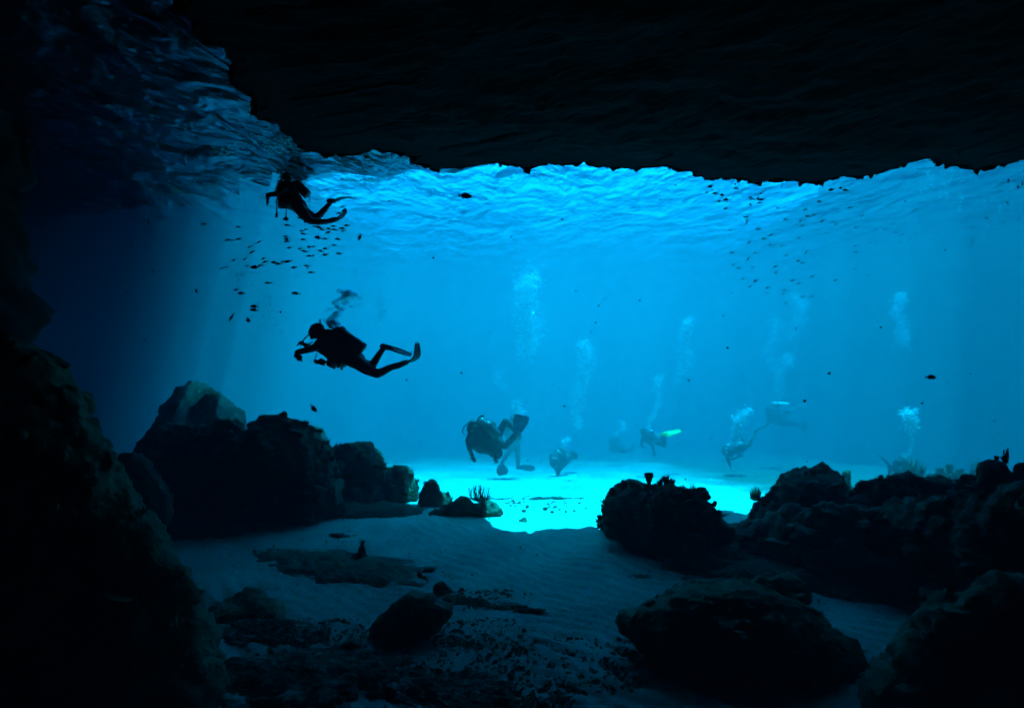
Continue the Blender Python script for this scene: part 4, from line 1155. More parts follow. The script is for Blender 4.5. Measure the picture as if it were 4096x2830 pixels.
# --- diver 6: very faint, farthest, swimming left
p = person(2460, 1770, 26.5, 'faintest far diver, a hazy hump left of the yellow-finned one')
def q6(x, y, dy=0.0): return P(2150 + x * .2597, 1650 + y * .2597, 26.5 + dy)
hc = q6(1130, 420)
fd = Vector((-1, -.3, -.2)); upv = Vector((0, 0, 1))
ex = [(hc, (.13, .12, .14))]
face(ex, hc, fd, upv)
ex += [(q6(1190, 490), (.22, .2, .24))]
chains = [[(hc, .1), (q6(1180, 480), .22), (q6(1270, 550), .2)],
          [(q6(1150, 500), .09), (q6(1120, 570), .07), (q6(1180, 600), .05)],
          [(q6(1280, 560), .15), (q6(1370, 590), .11), (q6(1450, 560), .08), (q6(1470, 500), .055)],
          [(q6(1280, 540, .2), .15), (q6(1350, 560, .2), .1), (q6(1430, 590, .2), .07)]]
body_from(p, chains, ex, .03, M_SUIT, relax=2)
mask(p, hc, fd, upv)
tank(p, q6(1150, 370), q6(1260, 430), .11, M_TANK)
vest(p, [(q6(1180, 450), (.2, .18, .2))], .035, 6)
fin(p, [q6(1470, 520), q6(1500, 470), q6(1520, 430)], Vector((.3, 1, .1)), .1, M_RUB)

# --- diver 7: yellow fins
p = person(2600, 1750, 20.5, 'far diver with bright yellow-green fins trailing right')
def q7(x, y, dy=0.0): return P(2150 + x * .2597, 1650 + y * .2597, 20.5 + dy)
hc = q7(1630, 280)
fd = Vector((-1, -.4, -.4)); upv = Vector((-.3, 0, 1))
ex = [(hc, (.12, .11, .13))]
face(ex, hc, fd, upv)
ex += [(q7(1690, 380), (.17, .15, .17))]
chains = [[(hc, .09), (q7(1660, 340), .14), (q7(1740, 390), .15), (q7(1830, 440), .12)],
          [(q7(1690, 430, -.15), .08), (q7(1760, 480, -.2), .06), (q7(1800, 600, -.2), .045)],
          [(q7(1620, 400, .15), .08), (q7(1600, 500, .2), .05), (q7(1640, 540, .2), .04)],
          [(q7(1830, 440), .12), (q7(1950, 500), .085), (q7(1960, 420), .065), (q7(1950, 350), .05)],
          [(q7(1820, 430, .2), .12), (q7(1900, 470, .2), .085), (q7(1920, 400, .2), .06), (q7(1930, 340, .2), .05)]]
body_from(p, chains, ex, .018, M_SUIT, hands=[(q7(1800, 605, -.2), Vector((0, 0, -1)), Vector((0, 1, 0)), 1.1, .3, 1)], relax=2)
mask(p, hc, fd, upv)
tank(p, q7(1720, 270, .05), q7(1850, 390, .05), .1, M_TANKG)
vest(p, [(q7(1680, 360), (.16, .18, .17)), (q7(1720, 410), (.15, .17, .13))], .03, 7)
bm = bmesh.new(); chain(bm, [(q7(1750, 345, -.22), .03), (q7(1800, 385, -.22), .03)]); chain(bm, [(q7(1780, 450, -.22), .04), (q7(1830, 430, -.22), .04)]); part('pale_sleeve', bm, M_PALE, p)
fin(p, [q7(1900, 345, 0), q7(2000, 310, 0), q7(2100, 305, 0), q7(2205, 270, 0)], Vector((0, .75, .5)), .105, M_FINY)
fin(p, [q7(1930, 350, .2), q7(2000, 345, .2), q7(2070, 345, .2)], Vector((0, 1, .25)), .1, M_FINY)
bm = bmesh.new(); tube(bm, [q7(1750, 250, -.05), q7(1770, 210, -.05), q7(1795, 185, -.05)], .018, 6); part('snorkel', bm, M_RUB, p)

# --- diver 8: head down, pale bare limbs
p = person(2930, 1790, 20.5, 'head-down diver with bare pale arm and leg under a bubble stream')
def q8(x, y, dy=0.0): return P(2850 + x * .213, 1540 + y * .213, 20.5 + dy)
hc = q8(250, 1190)
fd = Vector((-.8, -.5, -.5)); upv = Vector((-.4, 0, .9))
ex = [(hc, (.12, .11, .13))]
face(ex, hc, fd, upv)
ex += [(q8(300, 1250), (.2, .18, .18))]
chains = [[(hc, .09), (q8(290, 1240), .15), (q8(400, 1200), .16), (q8(500, 1160), .15)],
          [(q8(500, 1160), .14), (q8(600, 1150), .11), (q8(690, 1120), .08)],
          [(q8(470, 1190, .2), .13), (q8(540, 1220, .2), .1), (q8(620, 1160, .2), .08)],
          [(q8(280, 1280, .15), .08), (q8(290, 1400, .15), .06), (q8(330, 1500, .15), .045)]]
body_from(p, chains, ex, .018, M_SUIT, hands=[(q8(330, 1505, .15), Vector((.1, 0, -1)), Vector((1, 0, 0)), 1.1, .4, 1)], relax=2)
mask(p, hc, fd, upv)
bm = bmesh.new(); chain(bm, [(q8(690, 1115), .07), (q8(740, 1000), .068), (q8(800, 870), .04), (q8(790, 840), .035)]); me = smooth(remesh(bm, .02, 2)); attach('bare_leg', me, M_SKIN, p)
bm = bmesh.new(); chain(bm, [(q8(620, 1090, .2), .06), (q8(560, 1000, .2), .045), (q8(530, 950, .2), .03)]); me = smooth(remesh(bm, .02, 2)); attach('bare_leg', me, M_SKIN, p)
bm = bmesh.new(); chain(bm, [(q8(560, 1320, -.1), .045), (q8(470, 1350, -.1), .038), (q8(410, 1375, -.1), .03)]); hand(bm, q8(410, 1378, -.1), Vector((-1, 0, -.3)), Vector((0, 1, 0)), 1.15, .1, 1); me = smooth(remesh(bm, .013, 1)); attach('bare_forearm', me, M_SKIN, p)
bm = bmesh.new(); chain(bm, [(q8(330, 1230, -.1), .07), (q8(430, 1260, -.12), .06), (q8(555, 1315, -.1), .05)]); me = smooth(remesh(bm, .02, 2)); attach('blue_sleeve', me, M_BSUIT, p)
tank(p, q8(330, 1130, .05), q8(560, 1110, .1), .1, M_TANKG)
vest(p, [(q8(290, 1240), (.2, .19, .17)), (q8(380, 1230), (.17, .18, .14))], .03, 8)
bm = bmesh.new(); tube(bm, [q8(235, 1185, -.25), q8(280, 1170, -.25)], .012, 6); ball(bm, q8(260, 1255, -.24), .03); part('chrome_fitting', bm, M_TANKW, p)
fin(p, [q8(800, 870), q8(850, 830), q8(960, 780)], Vector((.2, 1, .1)), .1, M_RUB)
fin(p, [q8(525, 940, .2), q8(480, 760, .25), q8(430, 610, .3)], Vector((1, .3, .2)), .1, M_RUB)

# --- diver 9: white tank
p = person(3110, 1660, 25.0, 'hazy far diver carrying a bright white tank, highest of the far group')
def q9(x, y, dy=0.0): return P(2850 + x * .213, 1540 + y * .213, 25.0 + dy)
hc = q9(1040, 440)
fd = Vector((-1, -.3, -.3)); upv = Vector((0, 0, 1))
ex = [(hc, (.13, .12, .14))]
face(ex, hc, fd, upv)
ex += [(q9(1140, 540), (.28, .24, .3))]
chains = [[(hc, .1), (q9(1100, 480), .2), (q9(1200, 580), .25), (q9(1280, 660), .2)],
          [(q9(1080, 600), .1), (q9(1060, 700), .07), (q9(1000, 780), .05), (q9(940, 800), .045)],
          [(q9(1260, 560, .2), .16), (q9(1390, 500, .2), .1), (q9(1520, 465, .2), .07), (q9(1600, 430, .2), .05)],
          [(q9(1280, 680), .17), (q9(1420, 720), .12), (q9(1560, 740), .08), (q9(1650, 750), .06)]]
body_from(p, chains, ex, .028, M_SUIT, hands=[(q9(935, 800), Vector((-1, 0, -.1)), Vector((0, 0, -1)), 1.2, .3, 1)], relax=2)
mask(p, hc, fd, upv)
tank(p, q9(1110, 352), q9(1420, 366), .1, M_TANKW)
vest(p, [(q9(1150, 480), (.26, .22, .22)), (q9(1160, 620), (.25, .2, .24))], .035, 9)
bm = bmesh.new(); chain(bm, [(q9(1170, 490, -.25), .05), (q9(1290, 545, -.25), .04)]); part('pale_sleeve', bm, M_PALE, p)
bm = bmesh.new(); chain(bm, [(q9(1380, 500, .05), .09), (q9(1530, 460, .05), .07)]); part('pale_legging', bm, M_PALE, p)
fin(p, [q9(1600, 430, .2), q9(1720, 400, .2), q9(1870, 350, .2)], Vector((.1, 1, .2)), .11, M_RUB)
fin(p, [q9(1650, 750), q9(1700, 760), q9(1780, 775)], Vector((0, .3, 1)), .22, M_RUB)
# --- diver 10: half hidden behind the right ridge
p = person(3620, 1880, 15.0, 'diver half hidden behind the right ridge under a narrow bubble stream')
def qa(x, y, dy=0.0): return P(3500 + x * .258, 1600 + y * .258, 15.0 + dy)
hc = qa(450, 900)
fd = Vector((-.5, -.9, -.1)); upv = Vector((0, 0, 1))
ex = [(hc, (.12, .11, .13))]
face(ex, hc, fd, upv)
ex += [(qa(420, 1080), (.2, .17, .26))]
chains = [[(hc, .09), (qa(440, 980), .12), (qa(420, 1080), .19), (qa(420, 1220), .16)],
          [(qa(350, 1000), .08), (qa(330, 1120), .06), (qa(390, 1180, -.2), .045)],
          [(qa(500, 1000), .08), (qa(530, 1120), .06), (qa(480, 1190, -.2), .045)],
          [(qa(400, 1220), .12), (qa(300, 1200, .3), .08), (qa(235, 1160, .5), .06), (qa(232, 1030, .5), .05)]]
body_from(p, chains, ex, .016, M_SUIT, relax=2)
mask(p, hc, fd, upv)
vest(p, [(qa(420, 1060), (.22, .2, .24)), (qa(400, 960), (.16, .15, .1))], .03, 10)
tank(p, qa(500, 950, .2), qa(520, 1180, .25), .1, M_TANKG)
bm = bmesh.new(); ball(bm, qa(385, 1035, -.22), (.03, .02, .008)); ball(bm, qa(390, 1055, -.22), (.03, .02, .008)); ball(bm, qa(515, 1070, -.2), (.03, .02, .02)); part('chrome_fitting', bm, M_TANKW, p)
fin(p, [qa(235, 1030, .5), qa(180, 960, .5), qa(65, 850, .5)], Vector((.1, 1, .1)), .11, M_RUB)

# ------------------------------------------------------------------ bubbles
def bubbles(px0, py0, px1, py1, Y, w0, w1, count, r, label, m=None, seed=0, sub=1, top_big=.0, flat=.7):
    rnd = random.Random(seed + 100)
    bm = bmesh.new()
    for i in range(int(count * 1.5)):
        t = rnd.random()
        wd = w0 + (w1 - w0) * t
        cl = .5 + .5 * noise.noise(Vector((t * 6, seed, 0)))
        if rnd.random() > .35 + cl * .8: continue
        x = px0 + (px1 - px0) * t + rnd.gauss(0, .62) * wd + 9 * math.sin(t * 7 + seed)
        y = py0 + (py1 - py0) * t
        rr = rnd.uniform(*r) * (1 + top_big * t * rnd.random())
        c = P(x, y + rnd.gauss(0, .5) * wd, Y + rnd.gauss(0, .5) * wd / F * Y)
        if c.z > SURF - .1: continue
        ball(bm, c, (rr * rnd.uniform(.9, 1.4), rr * 1.1, rr * flat), sub=sub)
    c = P(px0, py0, Y)
    o = bm_obj('bubbles', bm, m or M_BUB)
    o.data.transform(Matrix.Translation(-c)); o.location = c
    return tag(o, label, 'bubbles', kind='stuff')
rs = (.012, .03)
bubbles(1315, 1290, 1395, 1175, 10.4, 12, 30, 75, (.008, .04), 'clear bubbles boiling up from the large black diver', M_BUBG, 1, 2, 1.2)
bubbles(1385, 1182, 1412, 1172, 10.4, 8, 8, 9, (.05, .075), 'two big mushroom caps of air topping the clear bubbles', M_BUBG, 21, 3, 0, .55)
bubbles(1345, 1300, 1310, 1280, 10.3, 12, 16, 60, (.01, .04), 'clear bubbles bursting off the regulator behind the large black diver', M_BUBG, 2, 2)
bubbles(1440, 1215, 1345, 1160, 11.8, 22, 30, 120, (.005, .012), 'pale wisp of bubbles beside the clear ones of the large black diver', seed=3)
bubbles(1525, 1300, 1525, 1200, 12.5, 16, 20, 150, (.005, .012), 'small pale wisp of bubbles right of the clear bubbles', seed=4)
bubbles(2068, 1680, 2075, 1610, 18.8, 8, 20, 160, (.01, .03), 'bright bubbles over the head of the upright pale diver', seed=5, top_big=.6)
bubbles(2100, 1420, 2120, 1100, 19.5, 34, 40, 1500, rs, 'tall broad bubble column left of centre reaching to the surface', seed=6)
bubbles(2010, 1560, 1985, 1480, 18.5, 16, 18, 70, (.008, .016), 'sparse bubbles above the bulky dark diver', seed=7)
bubbles(2260, 1780, 2262, 1755, 21, 6, 10, 60, (.015, .035), 'small puff of bubbles on the head of the hunched diver', seed=8)
bubbles(2310, 1710, 2340, 1370, 22, 18, 26, 800, rs, 'wavering bubble column above the hunched diver', seed=9, top_big=.6)
bubbles(2470, 1750, 2495, 1680, 25, 8, 12, 90, (.015, .03), 'faint bubbles over the faintest diver', seed=10, top_big=.5)
bubbles(2605, 1710, 2645, 1500, 20.5, 8, 14, 240, (.008, .02), 'thin bubble string above the diver with yellow-green fins', seed=11, top_big=.8)
bubbles(2725, 1520, 2755, 1275, 22, 22, 18, 600, rs, 'rising bubble cloud right of the thin bubble string', seed=12, top_big=.5)
bubbles(2925, 1780, 2980, 1645, 20.3, 14, 24, 520, (.012, .035), 'dense bubbles streaming off the head-down diver', seed=13, top_big=.5)
bubbles(3110, 1600, 3145, 1420, 24.5, 14, 24, 420, rs, 'bubble column above the diver with the white tank', seed=14, top_big=.6)
bubbles(3080, 1480, 3095, 1270, 25, 24, 18, 300, rs, 'loose bubbles left of the white-tank diver column', seed=15)
bubbles(3190, 1360, 3195, 1180, 24, 30, 30, 420, rs, 'broad faint bubble cloud near the surface under the right fish school', seed=16)
bubbles(3635, 1845, 3648, 1700, 14.9, 5, 8, 200, (.006, .016), 'narrow bubble stream above the diver behind the right ridge', seed=17)
bubbles(3642, 1715, 3642, 1640, 14.9, 24, 24, 420, (.007, .02), 'mushroom of bubbles on top of the narrow stream', seed=18, top_big=.8)
bubbles(3605, 1380, 3600, 1170, 21, 26, 20, 600, rs, 'right-hand bubble column fading toward the surface', seed=19)
bubbles(3625, 1835, 3610, 1815, 14.7, 8, 10, 50, (.01, .025), 'bubbles breaking from the regulator of the diver behind the right ridge', seed=20)

# foam glints where swell meets the rock
def foam(pts, count, label, seed):
    rnd = random.Random(seed)
    bm = bmesh.new()
    for px, py, sx, sy, wgt in pts:
        for _ in range(int(count * wgt)):
            x, y = px + rnd.gauss(0, sx), py + rnd.gauss(0, sy)
            if y > 1200: continue
            zz = SURF - .03
            Y = (zz - EYE) * F / (1415 - y)
            c = P(x, y, Y); c.z = SURF + wave(c.x, c.y) - .02
            s = rnd.uniform(.004, .014)
            ball(bm, c, (s * rnd.uniform(1, 3.5), s * 2, s * .6), Matrix.Rotation(rnd.uniform(-.5, .5), 3, 'Z'), 1)
    o = bm_obj('foam', bm, M_BUB)
    return tag(o, label, 'foam', kind='stuff')
foam([(1500, 612, 12, 5, 1.0), (1590, 640, 60, 8, .8), (1480, 718, 34, 4, 1.1), (1390, 716, 22, 3, .5), (1560, 700, 60, 12, .5), (1440, 640, 60, 18, .35)], 120, 'white foam glinting along the rock rim left of centre', 3)
foam([(1120, 560, 60, 30, 1.4), (1160, 590, 40, 14, 1), (900, 620, 20, 14, .7), (1010, 590, 80, 30, .6), (1000, 455, 14, 20, .4), (1080, 700, 60, 25, .3)], 90, 'sparse foam glints under the left end of the rock rim', 4)
foam([(3730, 730, 60, 40, .7), (3900, 820, 80, 60, .6), (2080, 720, 60, 14, .4), (3960, 880, 60, 60, .3)], 60, 'small bright glints on the surface near the right edge', 5)

# drifting specks
rnd = random.Random(77)
bm = bmesh.new()
for _ in range(700):
    Y = rnd.uniform(2.0, 11)
    c = P(rnd.uniform(100, 4000), rnd.uniform(100, 2300), Y)
    if c.z > 6.0 or c.z < .4: continue
    ball(bm, c, rnd.uniform(.0015, .006), sub=1)
tag(bm_obj('drifting_specks', bm, noisy('plankton', [(.4, (.05, .06, .06)), (.6, (.3, .32, .3))], 3)), 'tiny drifting specks in the water', 'plankton', kind='stuff')

# ------------------------------------------------------------------ fish
def fish_mesh(name, deep):
    """fish of length 1 along +x from snout (x=-.5) to tail (x=.5); height set by deep"""
    prof = [(-.5, .01, 0), (-.46, .32, -.02), (-.38, .64, 0), (-.26, .92, 0), (-.12, 1.0, 0), (.02, .88, 0), (.14, .62, 0), (.24, .36, 0), (.31, .2, 0), (.36, .17, 0)]
    bm = bmesh.new(); seg = 10; rings = []
    for x, s, dz in prof:
        h = deep * s; wd = min(.075, deep * .75) * s
        rings.append([bm.verts.new((x, wd * math.cos(a), h * math.sin(a) + dz * deep)) for a in [2 * math.pi * i / seg for i in range(seg)]])
    for a, b in zip(rings, rings[1:]):
        for i in range(seg): bm.faces.new((a[i], a[(i + 1) % seg], b[(i + 1) % seg], b[i]))
    bm.faces.new(rings[0][::-1]); bm.faces.new(rings[-1])
    return bm

def flat_fin(bm, pts, t=.006):
    a = [bm.verts.new((x, -t, z)) for x, z in pts]; b = [bm.verts.new((x, t, z)) for x, z in pts]
    k = len(pts)
    bm.faces.new(a[::-1]); bm.faces.new(b)
    for i in range(k): bm.faces.new((a[i], a[(i + 1) % k], b[(i + 1) % k], b[i]))

def tail_pts(d): return [(.33, .02), (.4, .05 + d * .3), (.5, .10 + d * .5), (.46, .03), (.44, 0), (.46, -.03), (.5, -.10 - d * .5), (.4, -.05 - d * .3), (.33, -.02)]
def dorsal_pts(d): return [(-.22, d * .9), (-.12, d * 1.25), (.05, d * 1.15), (.2, d * .75), (.24, d * .42), (.1, d * .6), (-.1, d * .9)]
def anal_pts(d): return [(.0, -d * .8), (.1, -d * 1.1), (.2, -d * .8), (.24, -d * .4), (.1, -d * .6)]

def one_mesh_fish(name, d, m):
    bm = fish_mesh(name, d); flat_fin(bm, tail_pts(d)); flat_fin(bm, dorsal_pts(d)); flat_fin(bm, anal_pts(d))
    me = bpy.data.meshes.new(name); bm.to_mesh(me); bm.free(); me.materials.append(m)
    return me
ME = {('s', 'd'): one_mesh_fish('slim_fish', .14, M_FISH), ('d', 'd'): one_mesh_fish('deep_fish', .19, M_FISH),
      ('s', 'g'): one_mesh_fish('slim_fish', .19, M_FISHG), ('s', 'y'): one_mesh_fish('slim_fish', .12, M_FISHY)}
rf = random.Random(5)
def describe(px, py, lpx, ang, xs, ys, ls, deep, where):
    q = lambda v_, L_: sum(1 for t_ in L_ if t_ < v_) / len(L_)
    h = ('left', 'centre-left', 'centre-right', 'right')[min(3, int(q(px, xs) * 4))]
    v_ = ('top', 'upper part', 'middle', 'lower part', 'bottom')[min(4, int(q(py, ys) * 5))]
    sz = ('smallish', 'middling', 'largish')[min(2, int(q(lpx, ls) * 3))]
    a = 'level' if abs(ang) < 6 else ('steeply tilted' if abs(ang) > 50 else ('nose-down' if ang > 20 else ('slightly nose-down' if ang > 0 else 'nose-up')))
    return f"{sz} {'plump' if deep else 'slim'} {a} fish, {v_} {h} of {where}"

def small_fish(px, py, lpx, ang, Y, key, label, group, flip=False):
    o = bpy.data.objects.new('fish', ME[key]); COL.objects.link(o)
    yaw = rf.uniform(-.3, .3)
    o.location = P(px, py, Y)
    s = lpx / F * Y
    o.scale = (s, s, s)
    o.rotation_euler = (rf.uniform(-.15, .15), -R(ang) * (-1 if flip else 1), (math.pi if flip else 0) + yaw)
    return tag(o, label, 'fish', group)

SCHOOL_L = [(55,118,95,10),(510,158,80,15),(375,328,95,8),(435,338,65,12),(515,318,90,8),(790,354,90,22),(663,422,65,22),(697,488,85,28),(455,595,80,25),(598,583,75,28),(1158,137,85,2),(1530,150,75,10),
 (1590,167,110,-14),(1622,198,70,-8),(1355,210,80,-4),(1415,190,70,2),(1375,248,90,-12),(1775,148,75,-2),(1720,183,90,-15),(1790,194,90,-4),(1895,178,100,-4),(1905,212,75,-2),(1952,138,95,-2),(1705,230,90,10),
 (1140,285,80,2),(1155,318,95,3),(1160,349,95,5),(1375,325,90,-2),(1572,300,110,-14,1),(1665,315,85,-4),(1835,320,95,-6),(1185,434,75,6),(1335,445,75,6),(1455,423,80,5),(1515,417,75,4),(1670,443,90,0),
 (1787,401,80,-5),(1393,483,90,-12),(1605,476,85,-14),(1668,525,100,2),(1855,511,90,-3),(1458,544,95,2),(845,577,70,15),(868,621,90,10),(990,630,110,-6),(1045,650,95,10),(1105,617,80,8),(1172,617,105,15),
 (290,706,75,12),(358,685,55,25),(630,677,70,20),(730,693,120,3,1),(808,668,90,8),(1250,696,95,4),(1425,675,90,-3),(1480,762,95,2),(905,901,100,3),(485,993,90,8),(550,1040,100,-5,1)]
XL, YL, LL = [800 + t[0] * .3007 for t in SCHOOL_L], [860 + t[1] * .3007 for t in SCHOOL_L], [t[2] * .3007 for t in SCHOOL_L]
for t in SCHOOL_L:
    x, y = 800 + t[0] * .3007, 860 + t[1] * .3007
    small_fish(x, y, t[2] * .3007, t[3], rf.uniform(9.6, 11.2), ('d' if len(t) > 4 else 's', 'd'), describe(x, y, t[2] * .3007, t[3], XL, YL, LL, len(t) > 4, 'school below surface diver'), 'dark fish school beneath the surface diver')
SCHOOL_F = [(420,762,65,38),(495,785,60,18),(545,755,50,35),(567,790,75,15),(693,758,70,28),(773,772,50,-5),(725,825,40,25),(517,860,40,90),(510,944,50,5),(697,935,60,-20),(432,1056,45,-70),(755,995,45,80),
 (895,1075,55,8),(930,1088,45,10),(780,1160,50,35),(883,1205,45,-70),(935,1187,50,-65),(838,1335,50,-60),(925,1347,45,8),(745,1397,35,-25),(865,1462,35,-5),(775,1485,50,25),(1005,1472,45,28),(1085,1555,55,-65),
 (685,1350,35,10),(710,1155,35,60),(915,1275,35,50),(985,1368,40,10),(840,1522,30,-30),(500,1100,30,0),(610,962,30,10),(430,937,28,60),(835,1015,35,-80),(520,1205,30,20),(655,1085,28,70),(305,860,30,85),(800,1100,30,30),(1050,1450,30,40)]
XL, YL, LL = [800 + t[0] * .3007 for t in SCHOOL_F], [860 + t[1] * .3007 for t in SCHOOL_F], [t[2] * .3007 for t in SCHOOL_F]
for x_, y_, l_, a_ in SCHOOL_F:
    small_fish(800 + x_ * .3007, 860 + y_ * .3007, l_ * .3007, a_, rf.uniform(14.5, 17), ('s', 'd'), describe(800 + x_ * .3007, 860 + y_ * .3007, l_ * .3007, a_, XL, YL, LL, False, 'faint swarm by black diver'), 'faint fish swarm left of the large black diver')
SCHOOL_R = [(110,15,70,5),(375,35,60,-4),(68,77,40,-12),(160,84,65,2),(232,102,60,-8),(272,151,70,3),(197,166,52,3),(265,240,55,4),(525,133,55,-25),(597,135,50,88),(634,149,65,4),(617,180,52,2),(630,88,45,15),(517,200,45,-30),
 (1350,46,65,12),(1497,52,60,-8),(1227,168,52,-4),(795,234,40,15),(1083,250,52,15),(1540,232,45,12),(1668,313,48,30),(1105,318,70,3),(1172,302,55,20),(473,325,58,0),(485,352,45,0),(480,382,50,60),(878,351,52,-4),
 (1030,370,45,65),(1257,367,55,30),(1365,376,42,20),(1397,398,45,50),(1047,418,52,5),(1978,398,42,20),(1603,435,45,12),(597,450,55,4),(305,463,50,5),(1798,455,35,20),(1900,452,50,42),(2008,486,42,15),(2078,506,38,60),
 (1300,492,42,15),(733,510,50,4),(1020,541,45,25),(660,549,55,4),(505,586,50,38),(2053,587,40,65),(1755,592,45,20),(1815,583,30,85),(1595,622,45,35),(720,612,40,25),(838,625,50,25),(1603,686,50,10),(1088,692,45,60),
 (328,691,52,5),(570,695,48,2),(886,720,45,25),(496,755,48,60),(1010,776,52,10),(1053,800,55,0),(341,815,42,48),(400,849,52,18),(541,843,42,12),(776,832,50,20),(780,899,52,25),(1153,936,48,38),(1598,862,45,18),
 (1722,928,42,15),(441,961,42,15),(571,982,50,35),(950,977,52,15),(1017,1006,45,28),(1391,976,45,15),(514,1040,45,22),(694,1052,48,30),(867,1076,42,20),(855,1111,40,22),(680,1110,35,30),(1054,1144,45,20),(1150,1142,38,25),
 (882,1210,45,15),(2190,268,30,30),(2225,250,40,20)]
XL, YL, LL = [2800 + t[0] * .3896 for t in SCHOOL_R], [740 + t[1] * .3896 for t in SCHOOL_R], [t[2] * .3896 for t in SCHOOL_R]
for x_, y_, l_, a_ in SCHOOL_R:
    px, py = 2800 + x_ * .3896, 740 + y_ * .3896
    Ymax = (SURF - .3 - EYE) * F / (1415 - py)
    small_fish(px, py, l_ * .3896, a_, min(.9 * Ymax, rf.uniform(13, 16)), ('s', 'g'), describe(px, py, l_ * .3896, a_, XL, YL, LL, False, 'grey right-hand school'), 'grey fish school under the surface at right')
for x_, y_, l_, a_ in [(4034,722,20,80),(4074,748,22,10),(3945,870,16,60),(4030,812,16,-45),(3882,905,15,0),(3888,962,24,85),(3884,981,15,0),(4055,1125,14,80),(4075,875,15,70),(4090,735,18,85),(3950,872,16,-50)]:
    Ymax = (SURF - .3 - EYE) * F / (1415 - y_)
    small_fish(x_, y_, l_, a_, min(.9 * Ymax, 14), ('s', 'g'), describe(x_, y_, l_, a_, [3882, 3945, 4034, 4070], [722, 812, 875, 905, 970], [14, 16, 20], False, 'far right specks'), 'tiny fish near the right edge')
for x_, y_ in [(3306, 1187), (3394, 1184)]:
    small_fish(x_, y_, 16, 20, 14, ('s', 'y'), ('left' if x_ < 3350 else 'right') + ' one of two silvery fish flashing below the right school', 'silvery flashing fish')
for x_, y_, l_, a_ in [(1370,826,24,-6),(1376,843,26,2),(1358,852,24,-4),(1297,844,32,-4),(1200,871,24,5),(1226,887,26,8)]:
    small_fish(x_, y_, l_, a_, 12.2, ('s', 'd'), describe(x_, y_, l_, a_, [1200, 1290, 1350, 1372], [826, 843, 850, 871, 887], [24, 26, 32], False, 'surface diver legs'), 'fish at the legs of the surface diver')

def big_fish(px, py, lpx, ang, Y, deep, label, flip=False, yaw=0.0, m=None, roll=0.0):
    root = empty('fish', P(px, py, Y)); m = m or M_FISH
    s = lpx / F * Y
    root.rotation_euler = (roll, -R(ang) * (-1 if flip else 1), (math.pi if flip else 0) + yaw)
    def prt(nm, bm, mm=m):
        bmesh.ops.scale(bm, vec=(s, s, s), verts=bm.verts)
        me = bpy.data.meshes.new(nm); bm.to_mesh(me); bm.free(); me.materials.append(mm)
        o = bpy.data.objects.new(nm, me); COL.objects.link(o); o.parent = root
        return o
    b = fish_mesh('body', deep); o = prt('body', b); smooth(o.data)
    b = bmesh.new(); flat_fin(b, tail_pts(deep)); prt('tail_fin', b)
    b = bmesh.new(); flat_fin(b, dorsal_pts(deep)); prt('dorsal_fin', b)
    b = bmesh.new(); flat_fin(b, anal_pts(deep)); prt('anal_fin', b)
    return tag(root, label, 'fish')
big_fish(1860, 783, 56, -6, 10, .2, 'plump dark fish just below the rock rim, facing right', True)
big_fish(1439, 948, 30, 70, 10, .19, 'dark fish nose-down right of the fish school', False, .3)
big_fish(1254, 1631, 40, 125, 9, .2, 'dark fish diving nose-down above the left reef', False, .3)
big_fish(3722, 1508, 46, -2, 9, .19, 'lone dark fish facing right in the open blue at right', True)
big_fish(1183, 1173, 36, -5, 9.8, .16, 'dark fish facing left just above the large black diver', False)
big_fish(1018, 1225, 36, -4, 9.5, .17, 'upper of the two plump dark fish swimming in a pair', False)
big_fish(1016, 1239, 36, -5, 9.5, .17, 'lower of the two plump dark fish swimming in a pair', False)
big_fish(926, 1268, 40, 58, 9.5, .11, 'long slim fish slanting nose-down below the left school', False)
big_fish(992, 1278, 26, 115, 9.5, .24, 'plump fish seen nose-down beside the slanting slim one', False, .2)
big_fish(614, 1083, 28, 118, 8.5, .15, 'brownish fish nose-down in the dark water at left', False, .2)
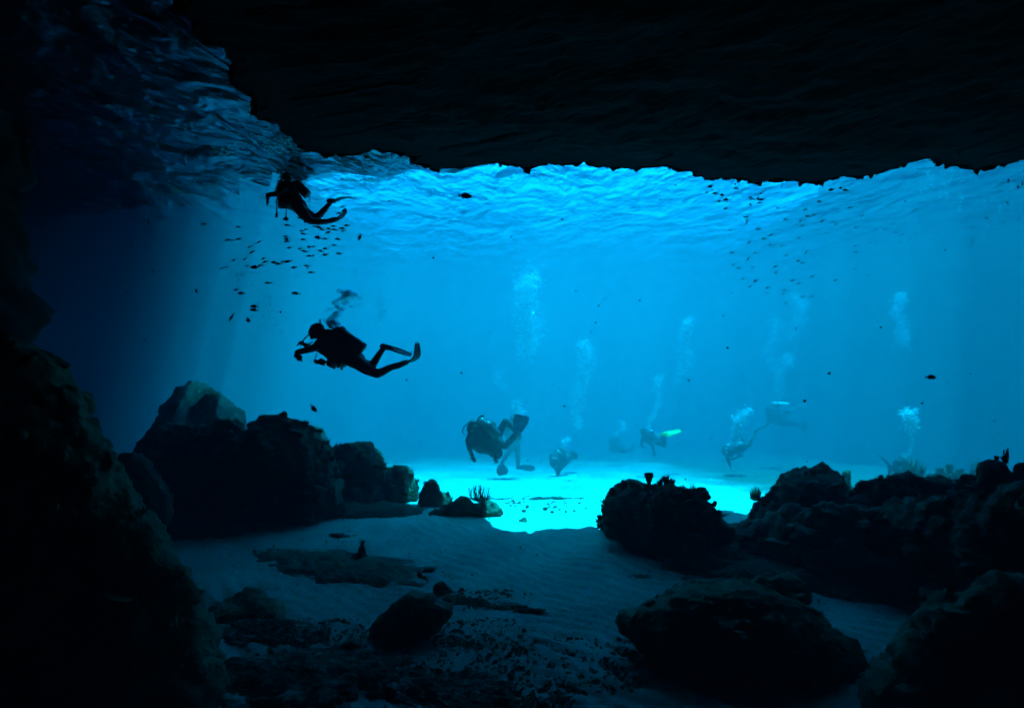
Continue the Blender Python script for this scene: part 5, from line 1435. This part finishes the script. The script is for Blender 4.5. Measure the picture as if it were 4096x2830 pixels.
big_fish(785, 1162, 20, 110, 9, .19, 'small dark fish nose-down alone left of the school', False, .2)
big_fish(508, 1170, 22, 4, 8.5, .16, 'dark fish swimming against the black wall at left', True)
big_fish(592, 885, 28, 98, 8.5, .13, 'thin dark fish hanging upright near the black wall', False)
big_fish(608, 938, 20, 95, 8.8, .13, 'thinner fish upright below the hanging one by the black wall', False)
big_fish(464, 992, 18, -20, 8.5, .16, 'barely visible fish against the black wall', False)

_same = {}
for o in list(COL.objects):
    if o.get('category') == 'fish': _same.setdefault(o['label'], []).append(o)
for lab, L_s in _same.items():                      # look-alikes of one zone: tell them apart by height
    if len(L_s) > 1:
        L_s.sort(key=lambda o: -(o.location.z - EYE) / o.location.y)
        for o, w_ in zip(L_s, ('uppermost', 'lowest') if len(L_s) == 2 else ('uppermost', 'middle one', 'lowest')):
            o['label'] = w_ + ' ' + lab

# ------------------------------------------------------------------ haze: the blue water itself
m = bpy.data.materials.new('haze'); m.use_nodes = True
t = m.node_tree; t.nodes.clear()
out = t.nodes.new('ShaderNodeOutputMaterial'); pv = t.nodes.new('ShaderNodeVolumePrincipled'); ab = t.nodes.new('ShaderNodeVolumeAbsorption'); ad = t.nodes.new('ShaderNodeAddShader')
pv.inputs['Density'].default_value = .033
pv.inputs['Color'].default_value = (.6, .79, .97, 1)
pv.inputs['Absorption Color'].default_value = (.5, .9, 1, 1)
pv.inputs['Anisotropy'].default_value = -.3
ab.inputs[0].default_value = (.1, .80, .845, 1)
ab.inputs[1].default_value = .31
t.links.new(pv.outputs[0], ad.inputs[0]); t.links.new(ab.outputs[0], ad.inputs[1]); t.links.new(ad.outputs[0], out.inputs['Volume'])
x0, y0, z0, x1, y1, z1 = -62, -10.5, -20, 73, 107, 12.7
v = [(x, y, z) for x in (x0, x1) for y in (y0, y1) for z in (z0, z1)]
tag(from_py('haze', v, [(0, 1, 3, 2), (4, 6, 7, 5), (0, 4, 5, 1), (2, 3, 7, 6), (0, 2, 6, 4), (1, 5, 7, 3)], m), 'blue seawater that swallows the distance', 'water', kind='stuff')
